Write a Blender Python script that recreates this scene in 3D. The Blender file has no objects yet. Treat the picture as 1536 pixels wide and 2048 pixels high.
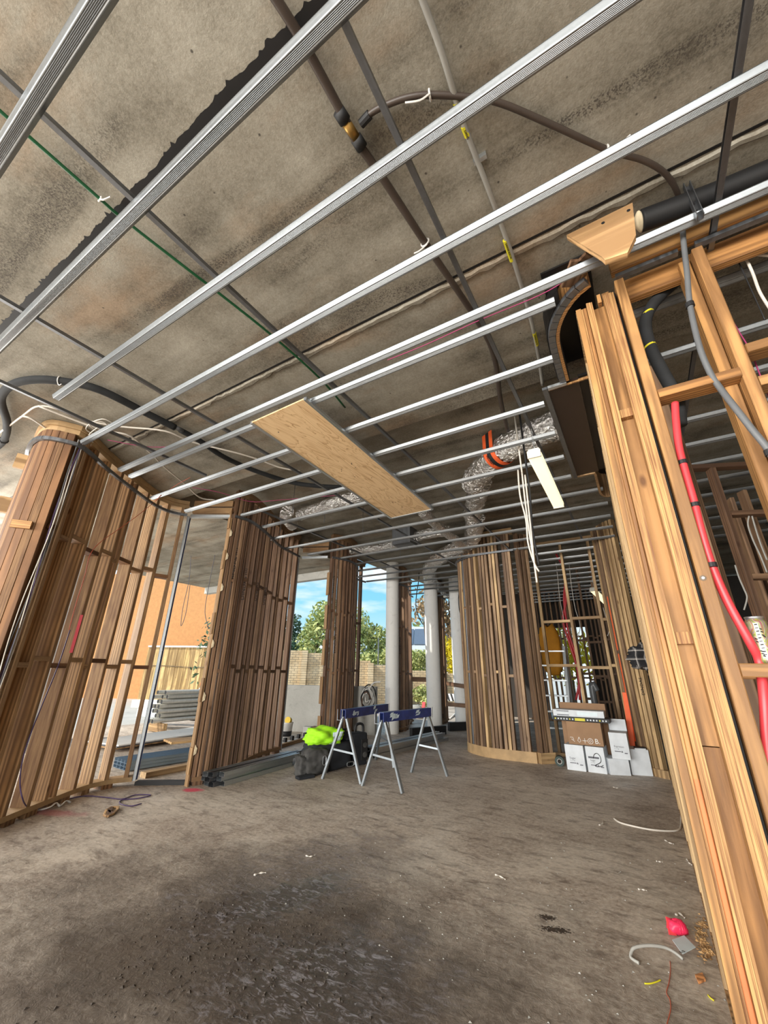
import bpy, bmesh, math, random
import numpy as np
from mathutils import Vector, Matrix
random.seed(7); rng = np.random.default_rng(7)
S = bpy.context.scene
COL = S.collection

# ------------------------------------------------------------------ camera
YAW, PITCH, ROLL, FPX = -0.5484748, 0.3815584, 0.0128591, 798.94
CZ = 1.2
_cy, _sy, _cp, _sp = math.cos(YAW), math.sin(YAW), math.cos(PITCH), math.sin(PITCH)
CF = Vector((_sy*_cp, _cy*_cp, _sp)); _r = Vector((_cy, -_sy, 0)); _u = _r.cross(CF)
CR = _r*math.cos(ROLL) + _u*math.sin(ROLL); CU = CR.cross(CF)
cam = bpy.data.cameras.new('camera'); camo = bpy.data.objects.new('camera', cam); COL.objects.link(camo)
cam.sensor_fit = 'VERTICAL'; cam.sensor_height = 24.0; cam.lens = FPX/2048*24.0
cam.clip_start = 0.02; cam.clip_end = 300
camo.matrix_world = Matrix(((CR.x, CU.x, -CF.x, 0), (CR.y, CU.y, -CF.y, 0), (CR.z, CU.z, -CF.z, CZ), (0, 0, 0, 1)))
S.camera = camo
# survey helpers: photo measurement -> real position on a known plane
def ray(px, py): return CR*((px-768)/FPX) - CU*((py-1024)/FPX) + CF
def P(px, py, z=3.2):
    d = ray(px, py); k = (z-CZ)/d.z; return Vector((d.x*k, d.y*k, z))
def PY(px, py, y):
    d = ray(px, py); k = y/d.y; return Vector((d.x*k, y, CZ+d.z*k))
def PD(px, py, dist):
    d = ray(px, py); k = dist/math.hypot(d.x, d.y); return Vector((d.x*k, d.y*k, CZ+d.z*k))

# ------------------------------------------------------------------ world, sun, lights, exposure
S.view_settings.view_transform = 'Standard'; S.view_settings.look = 'None'
S.view_settings.exposure = 0.0; S.view_settings.gamma = 1.0; S.view_settings.use_curve_mapping = False
W = bpy.data.worlds.new('world'); S.world = W; W.use_nodes = True
nt = W.node_tree; nt.nodes.clear()
def wn(t, **k):
    n = nt.nodes.new(t)
    for a, b in k.items(): setattr(n, a, b)
    return n
tc = wn('ShaderNodeTexCoord'); sep = wn('ShaderNodeSeparateXYZ'); nt.links.new(tc.outputs['Generated'], sep.inputs[0])
rp = wn('ShaderNodeValToRGB'); nt.links.new(sep.outputs['Z'], rp.inputs[0])
e = rp.color_ramp.elements; e[0].position = 0.0; e[0].color = (0.72, 0.86, 0.93, 1); e[1].position = 0.5; e[1].color = (0.09, 0.36, 0.66, 1)
e2 = rp.color_ramp.elements.new(0.16); e2.color = (0.24, 0.62, 0.84, 1)
mp = wn('ShaderNodeMapping'); mp.inputs['Scale'].default_value = (2.2, 2.2, 9.0); nt.links.new(tc.outputs['Generated'], mp.inputs[0])
nz = wn('ShaderNodeTexNoise'); nz.inputs['Scale'].default_value = 1.7; nz.inputs['Detail'].default_value = 7; nz.inputs['Roughness'].default_value = 0.55
nt.links.new(mp.outputs[0], nz.inputs['Vector'])
cr = wn('ShaderNodeValToRGB'); cr.color_ramp.elements[0].position = 0.46; cr.color_ramp.elements[1].position = 0.66; nt.links.new(nz.outputs['Fac'], cr.inputs[0])
mx = wn('ShaderNodeMixRGB'); nt.links.new(cr.outputs[0], mx.inputs[0]); nt.links.new(rp.outputs[0], mx.inputs[1]); mx.inputs[2].default_value = (0.95, 0.96, 0.97, 1)
bg = wn('ShaderNodeBackground'); bg.inputs['Strength'].default_value = 1.25; nt.links.new(mx.outputs[0], bg.inputs[0])
wo = wn('ShaderNodeOutputWorld'); nt.links.new(bg.outputs[0], wo.inputs[0])
sun = bpy.data.lights.new('sun', 'SUN'); sun.energy = 5.0; sun.angle = 0.02; sun.color = (1.0, 0.93, 0.82)
suno = bpy.data.objects.new('sun', sun); COL.objects.link(suno)
suno.rotation_euler = Vector((0.45, 0.62, -0.62)).to_track_quat('-Z', 'Y').to_euler()
def area(name, loc, aim, sx, sy, power, col=(1, 1, 1)):
    l = bpy.data.lights.new(name, 'AREA'); l.shape = 'RECTANGLE'; l.size = sx; l.size_y = sy; l.energy = power; l.color = col
    o = bpy.data.objects.new(name, l); COL.objects.link(o); o.location = loc
    o.rotation_euler = (Vector(aim)-Vector(loc)).to_track_quat('-Z', 'Y').to_euler()
area('fill_open_front', (-2.6, -6.2, 1.8), (-2.2, 4, 1.9), 11.0, 3.0, 1800, (1.0, 0.97, 0.92))  # added area lamp, fills the interior from behind the camera
area('fill_open_side', (-9.6, 0.6, 1.8), (-3, 2.6, 1.6), 5.0, 2.6, 480, (1.0, 0.96, 0.90))  # second added fill lamp, brightens the interior from the left

# ------------------------------------------------------------------ object helpers
WM = {}
def link(o, parent=None, M=None, label=None, cat=None, group=None, kind=None):
    M = M or Matrix.Identity(4)
    COL.objects.link(o); WM[o.name] = M.copy()
    if parent is not None:
        o.parent = parent; o.matrix_basis = WM[parent.name].inverted() @ M
    else: o.matrix_basis = M
    if label: o['label'] = label
    if cat: o['category'] = cat
    if group: o['group'] = group
    if kind: o['kind'] = kind
    return o
def thing(name, loc, label, cat, group=None, rz=0.0):
    return link(bpy.data.objects.new(name, None), None, Matrix.Translation(Vector(loc)) @ Matrix.Rotation(rz, 4, 'Z'), label, cat, group)
def structure(name, loc=(0, 0, 0)):
    return link(bpy.data.objects.new(name, None), None, Matrix.Translation(Vector(loc)), kind='structure')
def mesh_from(vs, fs, mat, smooth=False):
    me = bpy.data.meshes.new('m'); me.from_pydata([tuple(v) for v in vs], [], fs); me.materials.append(mat)
    bm = bmesh.new(); bm.from_mesh(me); bmesh.ops.recalc_face_normals(bm, faces=bm.faces); bm.to_mesh(me); bm.free()
    if smooth:
        for p in me.polygons: p.use_smooth = True
    me.update(); return me
def mobj(name, vs, fs, mat, parent=None, smooth=False, origin=None, **k):
    """mesh given in world coordinates; its origin goes to `origin` (default: parent's place or the mean)"""
    vs = [Vector(v) for v in vs]
    if origin is None:
        origin = WM[parent.name].translation if parent is not None else sum(vs, Vector())/len(vs)
    origin = Vector(origin)
    return link(bpy.data.objects.new(name, mesh_from([v-origin for v in vs], fs, mat, smooth)), parent, Matrix.Translation(origin), **k)
BOXF = [(0, 1, 2, 3), (7, 6, 5, 4), (0, 4, 5, 1), (1, 5, 6, 2), (2, 6, 7, 3), (3, 7, 4, 0)]
def boxv(c, s):
    x, y, z = [k/2 for k in s]; c = Vector(c)
    return [c+Vector(v) for v in ((-x, -y, -z), (x, -y, -z), (x, y, -z), (-x, y, -z), (-x, -y, z), (x, -y, z), (x, y, z), (-x, y, z))]
def box(name, c, s, mat, parent=None, rz=0.0, bevel=0.0, rot=None, **k):
    me = mesh_from(boxv((0, 0, 0), s), BOXF, mat)
    if bevel:
        bm = bmesh.new(); bm.from_mesh(me); bmesh.ops.bevel(bm, geom=bm.edges[:], offset=bevel, segments=2, affect='EDGES', profile=0.6); bm.to_mesh(me); bm.free()
    M = Matrix.Translation(Vector(c)) @ (rot if rot is not None else Matrix.Rotation(rz, 4, 'Z'))
    return link(bpy.data.objects.new(name, me), parent, M, **k)
_cache = {}
def frame(a, b, side):
    a, b = Vector(a), Vector(b); z = (b-a).normalized(); x = Vector(side); x = (x - z*x.dot(z)).normalized(); y = z.cross(x)
    return Matrix(((x.x, y.x, z.x, a.x), (x.y, y.y, z.y, a.y), (x.z, y.z, z.z, a.z), (0, 0, 0, 1)))
def beam(name, a, b, w, d, mat, parent=None, side=(1, 0, 0), ch=0.003, **k):
    L = round((Vector(b)-Vector(a)).length, 3); key = ('b', round(w, 4), round(d, 4), L, mat.name)
    if key not in _cache:
        me = mesh_from([v+Vector((0, 0, L/2)) for v in boxv((0, 0, 0), (w, d, L))], BOXF, mat)
        bm = bmesh.new(); bm.from_mesh(me)
        bmesh.ops.bevel(bm, geom=[e for e in bm.edges if abs((e.verts[0].co-e.verts[1].co).z) > L*.5], offset=min(ch, w*.2, d*.2), segments=1, affect='EDGES')
        bm.to_mesh(me); bm.free(); _cache[key] = me
    return link(bpy.data.objects.new(name, _cache[key]), parent, frame(a, b, side), **k)
def extr(name, prof, a, b, side, mat, parent=None, **k):
    L = round((Vector(b)-Vector(a)).length, 3); n = len(prof)
    vs = [(u, v, 0) for u, v in prof]+[(u, v, L) for u, v in prof]
    fs = [(i, (i+1) % n, n+(i+1) % n, n+i) for i in range(n)]+[tuple(range(n))[::-1], tuple(range(n, 2*n))]
    return link(bpy.data.objects.new(name, mesh_from(vs, fs, mat)), parent, frame(a, b, side), **k)
def smooth_path(pts, sub=6):
    pts = [Vector(p) for p in pts]
    if len(pts) < 3: return pts
    out = []
    for i in range(len(pts)-1):
        p0, p1, p2, p3 = pts[max(i-1, 0)], pts[i], pts[i+1], pts[min(i+2, len(pts)-1)]
        for j in range(sub):
            t = j/sub
            out.append(0.5*((2*p1)+(p2-p0)*t+(2*p0-5*p1+4*p2-p3)*t*t+(3*p1-p0-3*p2+p3)*t*t*t))
    return out+[pts[-1]]
def tubev(path, r, n=8, cap=True, flat=1.0):
    vs, fs = [], []; up = Vector((0.13, 0.21, 0.97)); m = len(path); u = None
    for i, p in enumerate(path):
        t = (path[min(i+1, m-1)]-path[max(i-1, 0)]).normalized()
        if u is None:
            u = t.cross(up)
            if u.length < 1e-3: u = t.cross(Vector((1, 0, 0)))
        u = (u-t*u.dot(t)).normalized(); w = t.cross(u)
        rr = r[i] if isinstance(r, (list, tuple)) else r
        for k in range(n):
            a = 2*math.pi*k/n; vs.append(p+u*(math.cos(a)*rr)+w*(math.sin(a)*rr*flat))
    for i in range(m-1):
        for k in range(n):
            fs.append((i*n+k, i*n+(k+1) % n, (i+1)*n+(k+1) % n, (i+1)*n+k))
    if cap: fs += [tuple(range(n))[::-1], tuple(range((m-1)*n, m*n))]
    return vs, fs
def tube(name, pts, r, mat, parent=None, n=8, sub=6, flat=1.0, **k):
    path = smooth_path(pts, sub); vs, fs = tubev(path, r, n, True, flat)
    return mobj(name, vs, fs, mat, parent, True, origin=None if parent is not None else path[0], **k)
def text(name, body, size, M, mat, parent, ext=0.0006, align='LEFT'):
    c = bpy.data.curves.new('t', 'FONT'); c.body = body; c.size = size; c.extrude = ext; c.align_x = align; c.resolution_u = 2
    o = bpy.data.objects.new('t', c); COL.objects.link(o)
    me = bpy.data.meshes.new_from_object(o.evaluated_get(bpy.context.evaluated_depsgraph_get()))
    bpy.data.objects.remove(o); bpy.data.curves.remove(c)
    me.materials.clear(); me.materials.append(mat)
    return link(bpy.data.objects.new(name, me), parent, M)
def basis(o, x, y):
    x = Vector(x).normalized(); y = Vector(y); y = (y-x*y.dot(x)).normalized(); z = x.cross(y)
    return Matrix(((x.x, y.x, z.x, o[0]), (x.y, y.y, z.y, o[1]), (x.z, y.z, z.z, o[2]), (0, 0, 0, 1)))

# ------------------------------------------------------------------ materials
def mat_new(name):
    m = bpy.data.materials.new(name); m.use_nodes = True; t = m.node_tree; b = t.nodes['Principled BSDF']; return m, t, b
def N(t, typ, ins=None, **k):
    n = t.nodes.new(typ)
    for a, b in k.items(): setattr(n, a, b)
    for a, b in (ins or {}).items():
        s = n.inputs[a]
        if isinstance(b, bpy.types.NodeSocket): t.links.new(b, s)
        else: s.default_value = b
    return n
def ramp(t, fac, stops):
    n = N(t, 'ShaderNodeValToRGB', {0: fac}); e = n.color_ramp.elements
    while len(e) < len(stops): e.new(0.5)
    for q, (p, c) in zip(e, stops): q.position = p; q.color = (*c, 1) if len(c) == 3 else c
    return n.outputs[0]
def mix(t, fac, a, b, mode='MIX'):
    n = N(t, 'ShaderNodeMixRGB', blend_type=mode)
    for i, v in enumerate((fac, a, b)):
        if isinstance(v, bpy.types.NodeSocket): t.links.new(v, n.inputs[i])
        else: n.inputs[i].default_value = v if i == 0 else (*v, 1)
    return n.outputs[0]
def bump(t, b, h, strength=0.3, dist=0.01):
    n = N(t, 'ShaderNodeBump', {'Strength': strength, 'Distance': dist, 'Height': h}); t.links.new(n.outputs[0], b.inputs['Normal'])
def plain(name, col, rough=0.5, metal=0.0, var=0.0, emit=None, coat=0.0):
    m, t, b = mat_new(name); b.inputs['Roughness'].default_value = rough; b.inputs['Metallic'].default_value = metal
    co = N(t, 'ShaderNodeTexCoord').outputs['Object']
    nz = N(t, 'ShaderNodeTexNoise', {'Vector': co, 'Scale': 9.0, 'Detail': 4.0}).outputs['Fac']
    v = max(var, 0.08)
    c = ramp(t, nz, [(0.3, tuple(x*(1-v) for x in col)), (0.7, tuple(min(1, x*(1+v)) for x in col))])
    t.links.new(c, b.inputs['Base Color'])
    if emit: b.inputs['Emission Color'].default_value = (*emit[0], 1); b.inputs['Emission Strength'].default_value = emit[1]
    return m
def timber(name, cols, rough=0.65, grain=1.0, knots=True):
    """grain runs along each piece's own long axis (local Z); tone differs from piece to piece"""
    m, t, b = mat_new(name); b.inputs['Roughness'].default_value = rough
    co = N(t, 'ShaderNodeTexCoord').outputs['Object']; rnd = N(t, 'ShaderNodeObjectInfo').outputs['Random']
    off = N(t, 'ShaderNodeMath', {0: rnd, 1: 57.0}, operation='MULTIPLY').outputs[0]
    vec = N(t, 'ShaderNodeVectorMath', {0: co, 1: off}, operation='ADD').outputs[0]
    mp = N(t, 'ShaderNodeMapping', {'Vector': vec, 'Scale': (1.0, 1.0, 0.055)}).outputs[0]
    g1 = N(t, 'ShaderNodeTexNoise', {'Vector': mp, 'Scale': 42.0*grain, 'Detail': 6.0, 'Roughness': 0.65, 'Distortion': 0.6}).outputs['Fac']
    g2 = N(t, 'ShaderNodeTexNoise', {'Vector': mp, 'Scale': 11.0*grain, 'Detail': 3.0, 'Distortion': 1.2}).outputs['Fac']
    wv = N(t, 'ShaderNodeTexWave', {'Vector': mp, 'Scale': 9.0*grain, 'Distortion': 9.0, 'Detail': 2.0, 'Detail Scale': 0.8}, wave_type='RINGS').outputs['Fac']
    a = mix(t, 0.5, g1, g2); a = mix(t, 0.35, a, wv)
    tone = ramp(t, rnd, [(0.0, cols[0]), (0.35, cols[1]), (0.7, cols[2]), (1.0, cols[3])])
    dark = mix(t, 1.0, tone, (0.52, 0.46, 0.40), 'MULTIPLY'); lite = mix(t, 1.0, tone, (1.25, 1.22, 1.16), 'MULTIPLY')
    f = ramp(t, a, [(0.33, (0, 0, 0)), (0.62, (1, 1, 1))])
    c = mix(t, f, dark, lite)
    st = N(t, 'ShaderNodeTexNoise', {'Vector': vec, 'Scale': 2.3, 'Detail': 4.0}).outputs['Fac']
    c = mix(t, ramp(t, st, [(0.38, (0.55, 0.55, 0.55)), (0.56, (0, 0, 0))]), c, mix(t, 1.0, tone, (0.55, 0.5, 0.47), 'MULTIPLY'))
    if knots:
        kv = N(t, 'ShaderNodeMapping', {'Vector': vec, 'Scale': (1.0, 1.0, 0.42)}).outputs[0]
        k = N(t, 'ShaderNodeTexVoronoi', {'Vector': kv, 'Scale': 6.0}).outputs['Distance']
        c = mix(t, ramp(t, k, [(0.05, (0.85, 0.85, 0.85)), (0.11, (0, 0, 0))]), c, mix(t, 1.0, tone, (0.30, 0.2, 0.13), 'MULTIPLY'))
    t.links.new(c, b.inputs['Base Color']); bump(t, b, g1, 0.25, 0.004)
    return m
def ply_edge(name, a, b_, scale=160.0):
    m, t, b = mat_new(name); b.inputs['Roughness'].default_value = 0.65
    co = N(t, 'ShaderNodeTexCoord').outputs['Object']
    rnd = N(t, 'ShaderNodeObjectInfo').outputs['Random']
    vec = N(t, 'ShaderNodeVectorMath', {0: co, 1: rnd}, operation='ADD').outputs[0]
    mp = N(t, 'ShaderNodeMapping', {'Vector': vec, 'Scale': (1.0, 0.25, 0.012)}).outputs[0]
    w = N(t, 'ShaderNodeTexNoise', {'Vector': mp, 'Scale': scale, 'Detail': 2.0, 'Roughness': 0.6}).outputs['Fac']
    mp2 = N(t, 'ShaderNodeMapping', {'Vector': vec, 'Scale': (1.0, 0.5, 0.09)}).outputs[0]
    n2 = N(t, 'ShaderNodeTexNoise', {'Vector': mp2, 'Scale': 60.0, 'Detail': 5.0}).outputs['Fac']
    c = ramp(t, mix(t, 0.35, w, n2), [(0.36, a), (0.5, tuple((x+y)/2 for x, y in zip(a, b_))), (0.62, b_)])
    t.links.new(c, b.inputs['Base Color']); bump(t, b, w, 0.35, 0.004)
    return m
def steel(name, col, rough=0.32, ridg=False, metal=0.9):
    m, t, b = mat_new(name); b.inputs['Metallic'].default_value = metal
    co = N(t, 'ShaderNodeTexCoord').outputs['Object']
    sp = N(t, 'ShaderNodeTexVoronoi', {'Vector': co, 'Scale': 70.0}).outputs['Color']
    n = N(t, 'ShaderNodeTexNoise', {'Vector': N(t, 'ShaderNodeMapping', {'Vector': co, 'Scale': (1, 1, 0.02)}).outputs[0], 'Scale': 40.0, 'Detail': 5.0}).outputs['Fac']
    bw = N(t, 'ShaderNodeRGBToBW', {0: sp}).outputs[0]
    a = mix(t, 0.85, bw, n)
    t.links.new(ramp(t, a, [(0.3, tuple(x*0.86 for x in col)), (0.7, tuple(min(1, x*1.15) for x in col))]), b.inputs['Base Color'])
    t.links.new(ramp(t, n, [(0.3, (rough*.8,)*3), (0.7, (rough*1.4,)*3)]), b.inputs['Roughness'])
    if ridg:
        pass
    return m
def concrete(name, stops, scale=1.0, rough=0.85, stretch=(1, 1, 1), bmp=0.25):
    m, t, b = mat_new(name)
    co = N(t, 'ShaderNodeTexCoord').outputs['Object']
    mp = N(t, 'ShaderNodeMapping', {'Vector': co, 'Scale': stretch}).outputs[0]
    n1 = N(t, 'ShaderNodeTexNoise', {'Vector': mp, 'Scale': 2.2*scale, 'Detail': 8.0, 'Roughness': 0.62, 'Distortion': 0.3}).outputs['Fac']
    n2 = N(t, 'ShaderNodeTexNoise', {'Vector': co, 'Scale': 60.0*scale, 'Detail': 6.0, 'Roughness': 0.7}).outputs['Fac']
    n3 = N(t, 'ShaderNodeTexNoise', {'Vector': mp, 'Scale': 7.0*scale, 'Detail': 5.0, 'Distortion': 1.0}).outputs['Fac']
    c = ramp(t, mix(t, 0.3, n1, n2), stops)
    pit = N(t, 'ShaderNodeTexVoronoi', {'Vector': co, 'Scale': 26.0}).outputs['Distance']
    c = mix(t, ramp(t, pit, [(0.02, (0.6, 0.6, 0.6)), (0.07, (0, 0, 0))]), c, tuple(x*.45 for x in stops[0][1]))
    c = mix(t, ramp(t, n3, [(0.60, (0, 0, 0)), (0.75, (0.55, 0.55, 0.55))]), c, tuple(x*.7 for x in stops[0][1]))
    t.links.new(c, b.inputs['Base Color']); b.inputs['Roughness'].default_value = rough
    bump(t, b, mix(t, 0.5, n2, n3), bmp, 0.012)
    return m
M_near = timber('pine_framing_near', [(0.34, 0.165, 0.053), (0.38, 0.20, 0.068), (0.42, 0.23, 0.088), (0.36, 0.18, 0.062)], 0.6, 1.9)
M_w1 = timber('framing_weathered', [(0.20, 0.10, 0.043), (0.29, 0.165, 0.075), (0.36, 0.215, 0.105), (0.23, 0.125, 0.055)])
M_nose = timber('framing_reddish', [(0.155, 0.07, 0.03), (0.20, 0.098, 0.042), (0.25, 0.13, 0.06), (0.17, 0.08, 0.035)])
M_w1b = timber('framing_pale', [(0.37, 0.22, 0.105), (0.41, 0.255, 0.125), (0.45, 0.29, 0.15), (0.34, 0.20, 0.09)])
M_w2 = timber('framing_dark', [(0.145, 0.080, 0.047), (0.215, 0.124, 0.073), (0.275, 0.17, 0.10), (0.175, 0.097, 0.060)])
M_cw = timber('framing_grey_brown', [(0.14, 0.085, 0.05), (0.22, 0.14, 0.082), (0.31, 0.205, 0.12), (0.18, 0.11, 0.066)])
M_pale = timber('pine_new', [(0.42, 0.285, 0.145), (0.48, 0.33, 0.17), (0.52, 0.365, 0.20), (0.45, 0.305, 0.155)])
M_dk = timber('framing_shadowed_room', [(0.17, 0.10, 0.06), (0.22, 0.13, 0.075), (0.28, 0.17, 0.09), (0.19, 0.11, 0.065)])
M_red = timber('heartwood_red', [(0.44, 0.15, 0.055), (0.46, 0.16, 0.06), (0.45, 0.155, 0.06), (0.46, 0.16, 0.06)], knots=False)
M_plye = ply_edge('plywood_edge', (0.19, 0.075, 0.025), (0.54, 0.31, 0.115))
M_plyew = ply_edge('plywood_edge_weathered', (0.19, 0.095, 0.045), (0.42, 0.26, 0.125))
M_plate = plain('pale_plate_timber', (.42, .275, .135), .7, var=.16)
M_plated = plain('brown_plate_timber', (.24, .14, .07), .7, var=.18)
M_plyed = ply_edge('plywood_edge_dark', (0.11, 0.05, 0.022), (0.27, 0.15, 0.068))
M_plyf = timber('plywood_face', [(0.50, 0.32, 0.15)]*4, 0.6, 0.35, False)
M_galv = steel('galvanised_channel', (0.235, 0.248, 0.256), 0.36, True)
M_galvp = steel('galvanised_plain', (0.55, 0.58, 0.60), 0.36)
M_legs = steel('galvanised_leg', (0.36, 0.40, 0.43), 0.40)
M_galvd = steel('galvanised_dull', (0.20, 0.21, 0.225), 0.42)
M_bluest = steel('blue_grey_steel', (0.30, 0.40, 0.50), 0.38, False, 0.6)
M_alu = steel('scaffold_tube_steel', (0.62, 0.61, 0.56), 0.42, False, 0.5)
M_form = plain('film_faced_formply', (0.030, 0.017, 0.012), 0.42)
M_void = plain('black_formply', (0.006, 0.005, 0.005), 0.6)
M_blk = plain('black_rubber', (0.012, 0.012, 0.013), 0.6)
M_foam = plain('black_foam_lagging', (0.016, 0.017, 0.018), 0.85, var=.3)
M_pipeb = plain('brown_plastic_pipe', (0.060, 0.044, 0.035), 0.42)
M_cond = plain('grey_conduit_plastic', (0.33, 0.32, 0.29), 0.5)
M_greyp = plain('grey_pipe', (0.12, 0.125, 0.13), 0.35)
M_green = plain('green_conduit_plastic', (0.010, 0.085, 0.030), 0.4)
M_redp = plain('red_pipe_plastic', (0.62, 0.05, 0.06), 0.38)
M_brass = plain('brass_fitting', (0.45, 0.27, 0.08), 0.35, 0.8)
M_yel = plain('yellow_label', (0.62, 0.55, 0.02), 0.55)
M_white = plain('white_plastic', (0.72, 0.70, 0.66), 0.5)
M_cable = plain('white_cable', (0.62, 0.57, 0.50), 0.5)
M_pink = plain('pink_cable', (0.42, 0.05, 0.16), 0.5)
M_orc = plain('orange_red_cable', (0.50, 0.10, 0.05), 0.5)
M_purp = plain('purple_cable', (0.07, 0.04, 0.12), 0.5)
M_ora = plain('orange_plastic', (0.82, 0.15, 0.02), 0.5)
M_tape = plain('orange_strap', (0.85, 0.13, 0.03), 0.6)
M_ink = plain('black_ink', (0.015, 0.012, 0.012), 0.8)
M_inkg = plain('grey_ink', (0.12, 0.12, 0.14), 0.8)
M_putty = plain('cream_putty', (0.74, 0.62, 0.42), 0.85, var=.2)
M_card = plain('brown_cardboard', (0.30, 0.175, 0.095), 0.8)
M_wcard = plain('white_cardboard', (0.66, 0.69, 0.72), 0.75)
M_lamp = plain('batten_diffuser', (0.9, 0.85, 0.7), 0.4, emit=((1.0, 0.86, 0.50), 1.25))
M_lamph = plain('batten_housing', (0.75, 0.72, 0.62), 0.5)
M_blue = plain('blue_painted_steel', (0.018, 0.035, 0.17), 0.42, var=.35)
M_hiv = plain('hi_vis_lime', (0.36, 0.80, 0.012), 0.75)
M_refl = plain('reflective_tape', (0.60, 0.70, 0.74), 0.35)
M_bag = plain('dark_canvas', (0.012, 0.014, 0.018), 0.85, var=.3)
M_bagg = plain('dusty_grey_canvas', (0.060, 0.058, 0.055), 0.9, var=.6)
M_hot = plain('hot_pink_bag', (0.80, 0.03, 0.10), 0.45)
M_oran = plain('orange_render', (0.72, 0.34, 0.13), 0.9, var=.05)
M_pal = timber('treated_pine_paling', [(0.60, 0.40, 0.17), (0.66, 0.45, 0.20), (0.70, 0.48, 0.22), (0.64, 0.43, 0.18)], 0.7)
M_wht = concrete('white_painted_concrete', [(0.3, (0.76, 0.75, 0.72)), (0.7, (0.86, 0.85, 0.82))], 0.7, bmp=.08)
def mat_slab():
    m, t, b = mat_new('precast_slab'); b.inputs['Roughness'].default_value = 0.88
    geo = N(t, 'ShaderNodeNewGeometry').outputs['Position']
    mp = N(t, 'ShaderNodeMapping', {'Vector': geo, 'Scale': (0.30, 2.0, 1.0)}).outputs[0]
    band = N(t, 'ShaderNodeTexNoise', {'Vector': mp, 'Scale': 1.5, 'Detail': 4.0, 'Roughness': 0.55, 'Distortion': 0.5}).outputs['Fac']
    blot = N(t, 'ShaderNodeTexNoise', {'Vector': geo, 'Scale': 2.6, 'Detail': 7.0, 'Roughness': 0.66}).outputs['Fac']
    fine = N(t, 'ShaderNodeTexNoise', {'Vector': geo, 'Scale': 70.0, 'Detail': 7.0, 'Roughness': 0.75}).outputs['Fac']
    speck = N(t, 'ShaderNodeTexNoise', {'Vector': geo, 'Scale': 130.0, 'Detail': 3.0, 'Roughness': 0.6}).outputs['Fac']
    f = mix(t, 0.5, band, blot); f = mix(t, 0.30, f, fine)
    c = ramp(t, f, [(0.38, (0.105, 0.090, 0.066)), (0.46, (0.215, 0.192, 0.148)), (0.53, (0.300, 0.274, 0.220)), (0.63, (0.41, 0.38, 0.315))])
    brn = N(t, 'ShaderNodeTexNoise', {'Vector': N(t, 'ShaderNodeMapping', {'Vector': geo, 'Location': (9, 4, 0), 'Scale': (.6, 1.3, 1)}).outputs[0], 'Scale': 1.7, 'Detail': 6.0, 'Roughness': 0.6}).outputs['Fac']
    c = mix(t, ramp(t, brn, [(0.52, (0, 0, 0)), (0.70, (0.7, 0.7, 0.7))]), c, mix(t, 1.0, c, (0.95, 0.70, 0.52), 'MULTIPLY'))
    # dark pitted bands along the planks where the form was rough
    pit = ramp(t, speck, [(0.50, (0, 0, 0)), (0.56, (1, 1, 1))])
    wh = ramp(t, band, [(0.36, (0.9, 0.9, 0.9)), (0.46, (0, 0, 0))])
    c = mix(t, mix(t, 1.0, pit, wh, 'MULTIPLY'), c, (0.075, 0.063, 0.05))
    hole = N(t, 'ShaderNodeTexVoronoi', {'Vector': geo, 'Scale': 7.0}).outputs['Distance']
    c = mix(t, ramp(t, hole, [(0.025, (0.9, 0.9, 0.9)), (0.05, (0, 0, 0))]), c, (0.05, 0.042, 0.034))
    t.links.new(c, b.inputs['Base Color']); bump(t, b, mix(t, 0.5, fine, speck), 0.25, 0.007); return m
M_slab = mat_slab()
M_mort = concrete('mortar_joint', [(0.3, (0.26, 0.24, 0.20)), (0.7, (0.44, 0.41, 0.35))], 3.0)
M_grey = concrete('grey_concrete', [(0.3, (0.36, 0.35, 0.32)), (0.7, (0.52, 0.51, 0.47))], 0.8, bmp=.1)
M_yard = concrete('yard_concrete', [(0.3, (0.46, 0.44, 0.39)), (0.7, (0.62, 0.59, 0.53))], 0.5, bmp=.1)
M_brick = None
def mat_brick():
    m, t, b = mat_new('cream_brick'); b.inputs['Roughness'].default_value = 0.85
    nz = N(t, 'ShaderNodeTexNoise', {'Vector': N(t, 'ShaderNodeTexCoord').outputs['Object'], 'Scale': 3.0, 'Detail': 5.0}).outputs['Fac']
    t.links.new(ramp(t, nz, [(0.3, (0.50, 0.36, 0.20)), (0.7, (0.70, 0.56, 0.36))]), b.inputs['Base Color']); return m
M_brick = mat_brick()
M_foil = None
def mat_foil():
    m, t, b = mat_new('crinkled_foil'); b.inputs['Metallic'].default_value = 0.95; b.inputs['Roughness'].default_value = 0.22
    b.inputs['Base Color'].default_value = (0.80, 0.79, 0.77, 1)
    co = N(t, 'ShaderNodeTexCoord').outputs['Object']
    a = N(t, 'ShaderNodeTexNoise', {'Vector': co, 'Scale': 22.0, 'Detail': 6.0, 'Roughness': 0.65, 'Distortion': 1.5}).outputs['Fac']
    v = N(t, 'ShaderNodeTexVoronoi', {'Vector': co, 'Scale': 28.0}).outputs['Distance']
    bump(t, b, mix(t, 0.5, a, v), 1.0, 0.035); return m
M_foil = mat_foil()
def leafmat(name, a, b_):
    m, t, b = mat_new(name); b.inputs['Roughness'].default_value = 0.7
    nz = N(t, 'ShaderNodeTexNoise', {'Vector': N(t, 'ShaderNodeTexCoord').outputs['Object'], 'Scale': 1.6, 'Detail': 4.0}).outputs['Fac']
    t.links.new(ramp(t, nz, [(0.35, a), (0.65, b_)]), b.inputs['Base Color']); return m
M_leaf = leafmat('leaves_olive', (0.24, 0.32, 0.10), (0.62, 0.62, 0.24))
M_leafd = leafmat('leaves_dark', (0.03, 0.07, 0.035), (0.09, 0.15, 0.07))
M_leafy = leafmat('leaves_yellow', (0.75, 0.60, 0.02), (0.85, 0.72, 0.05))
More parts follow.
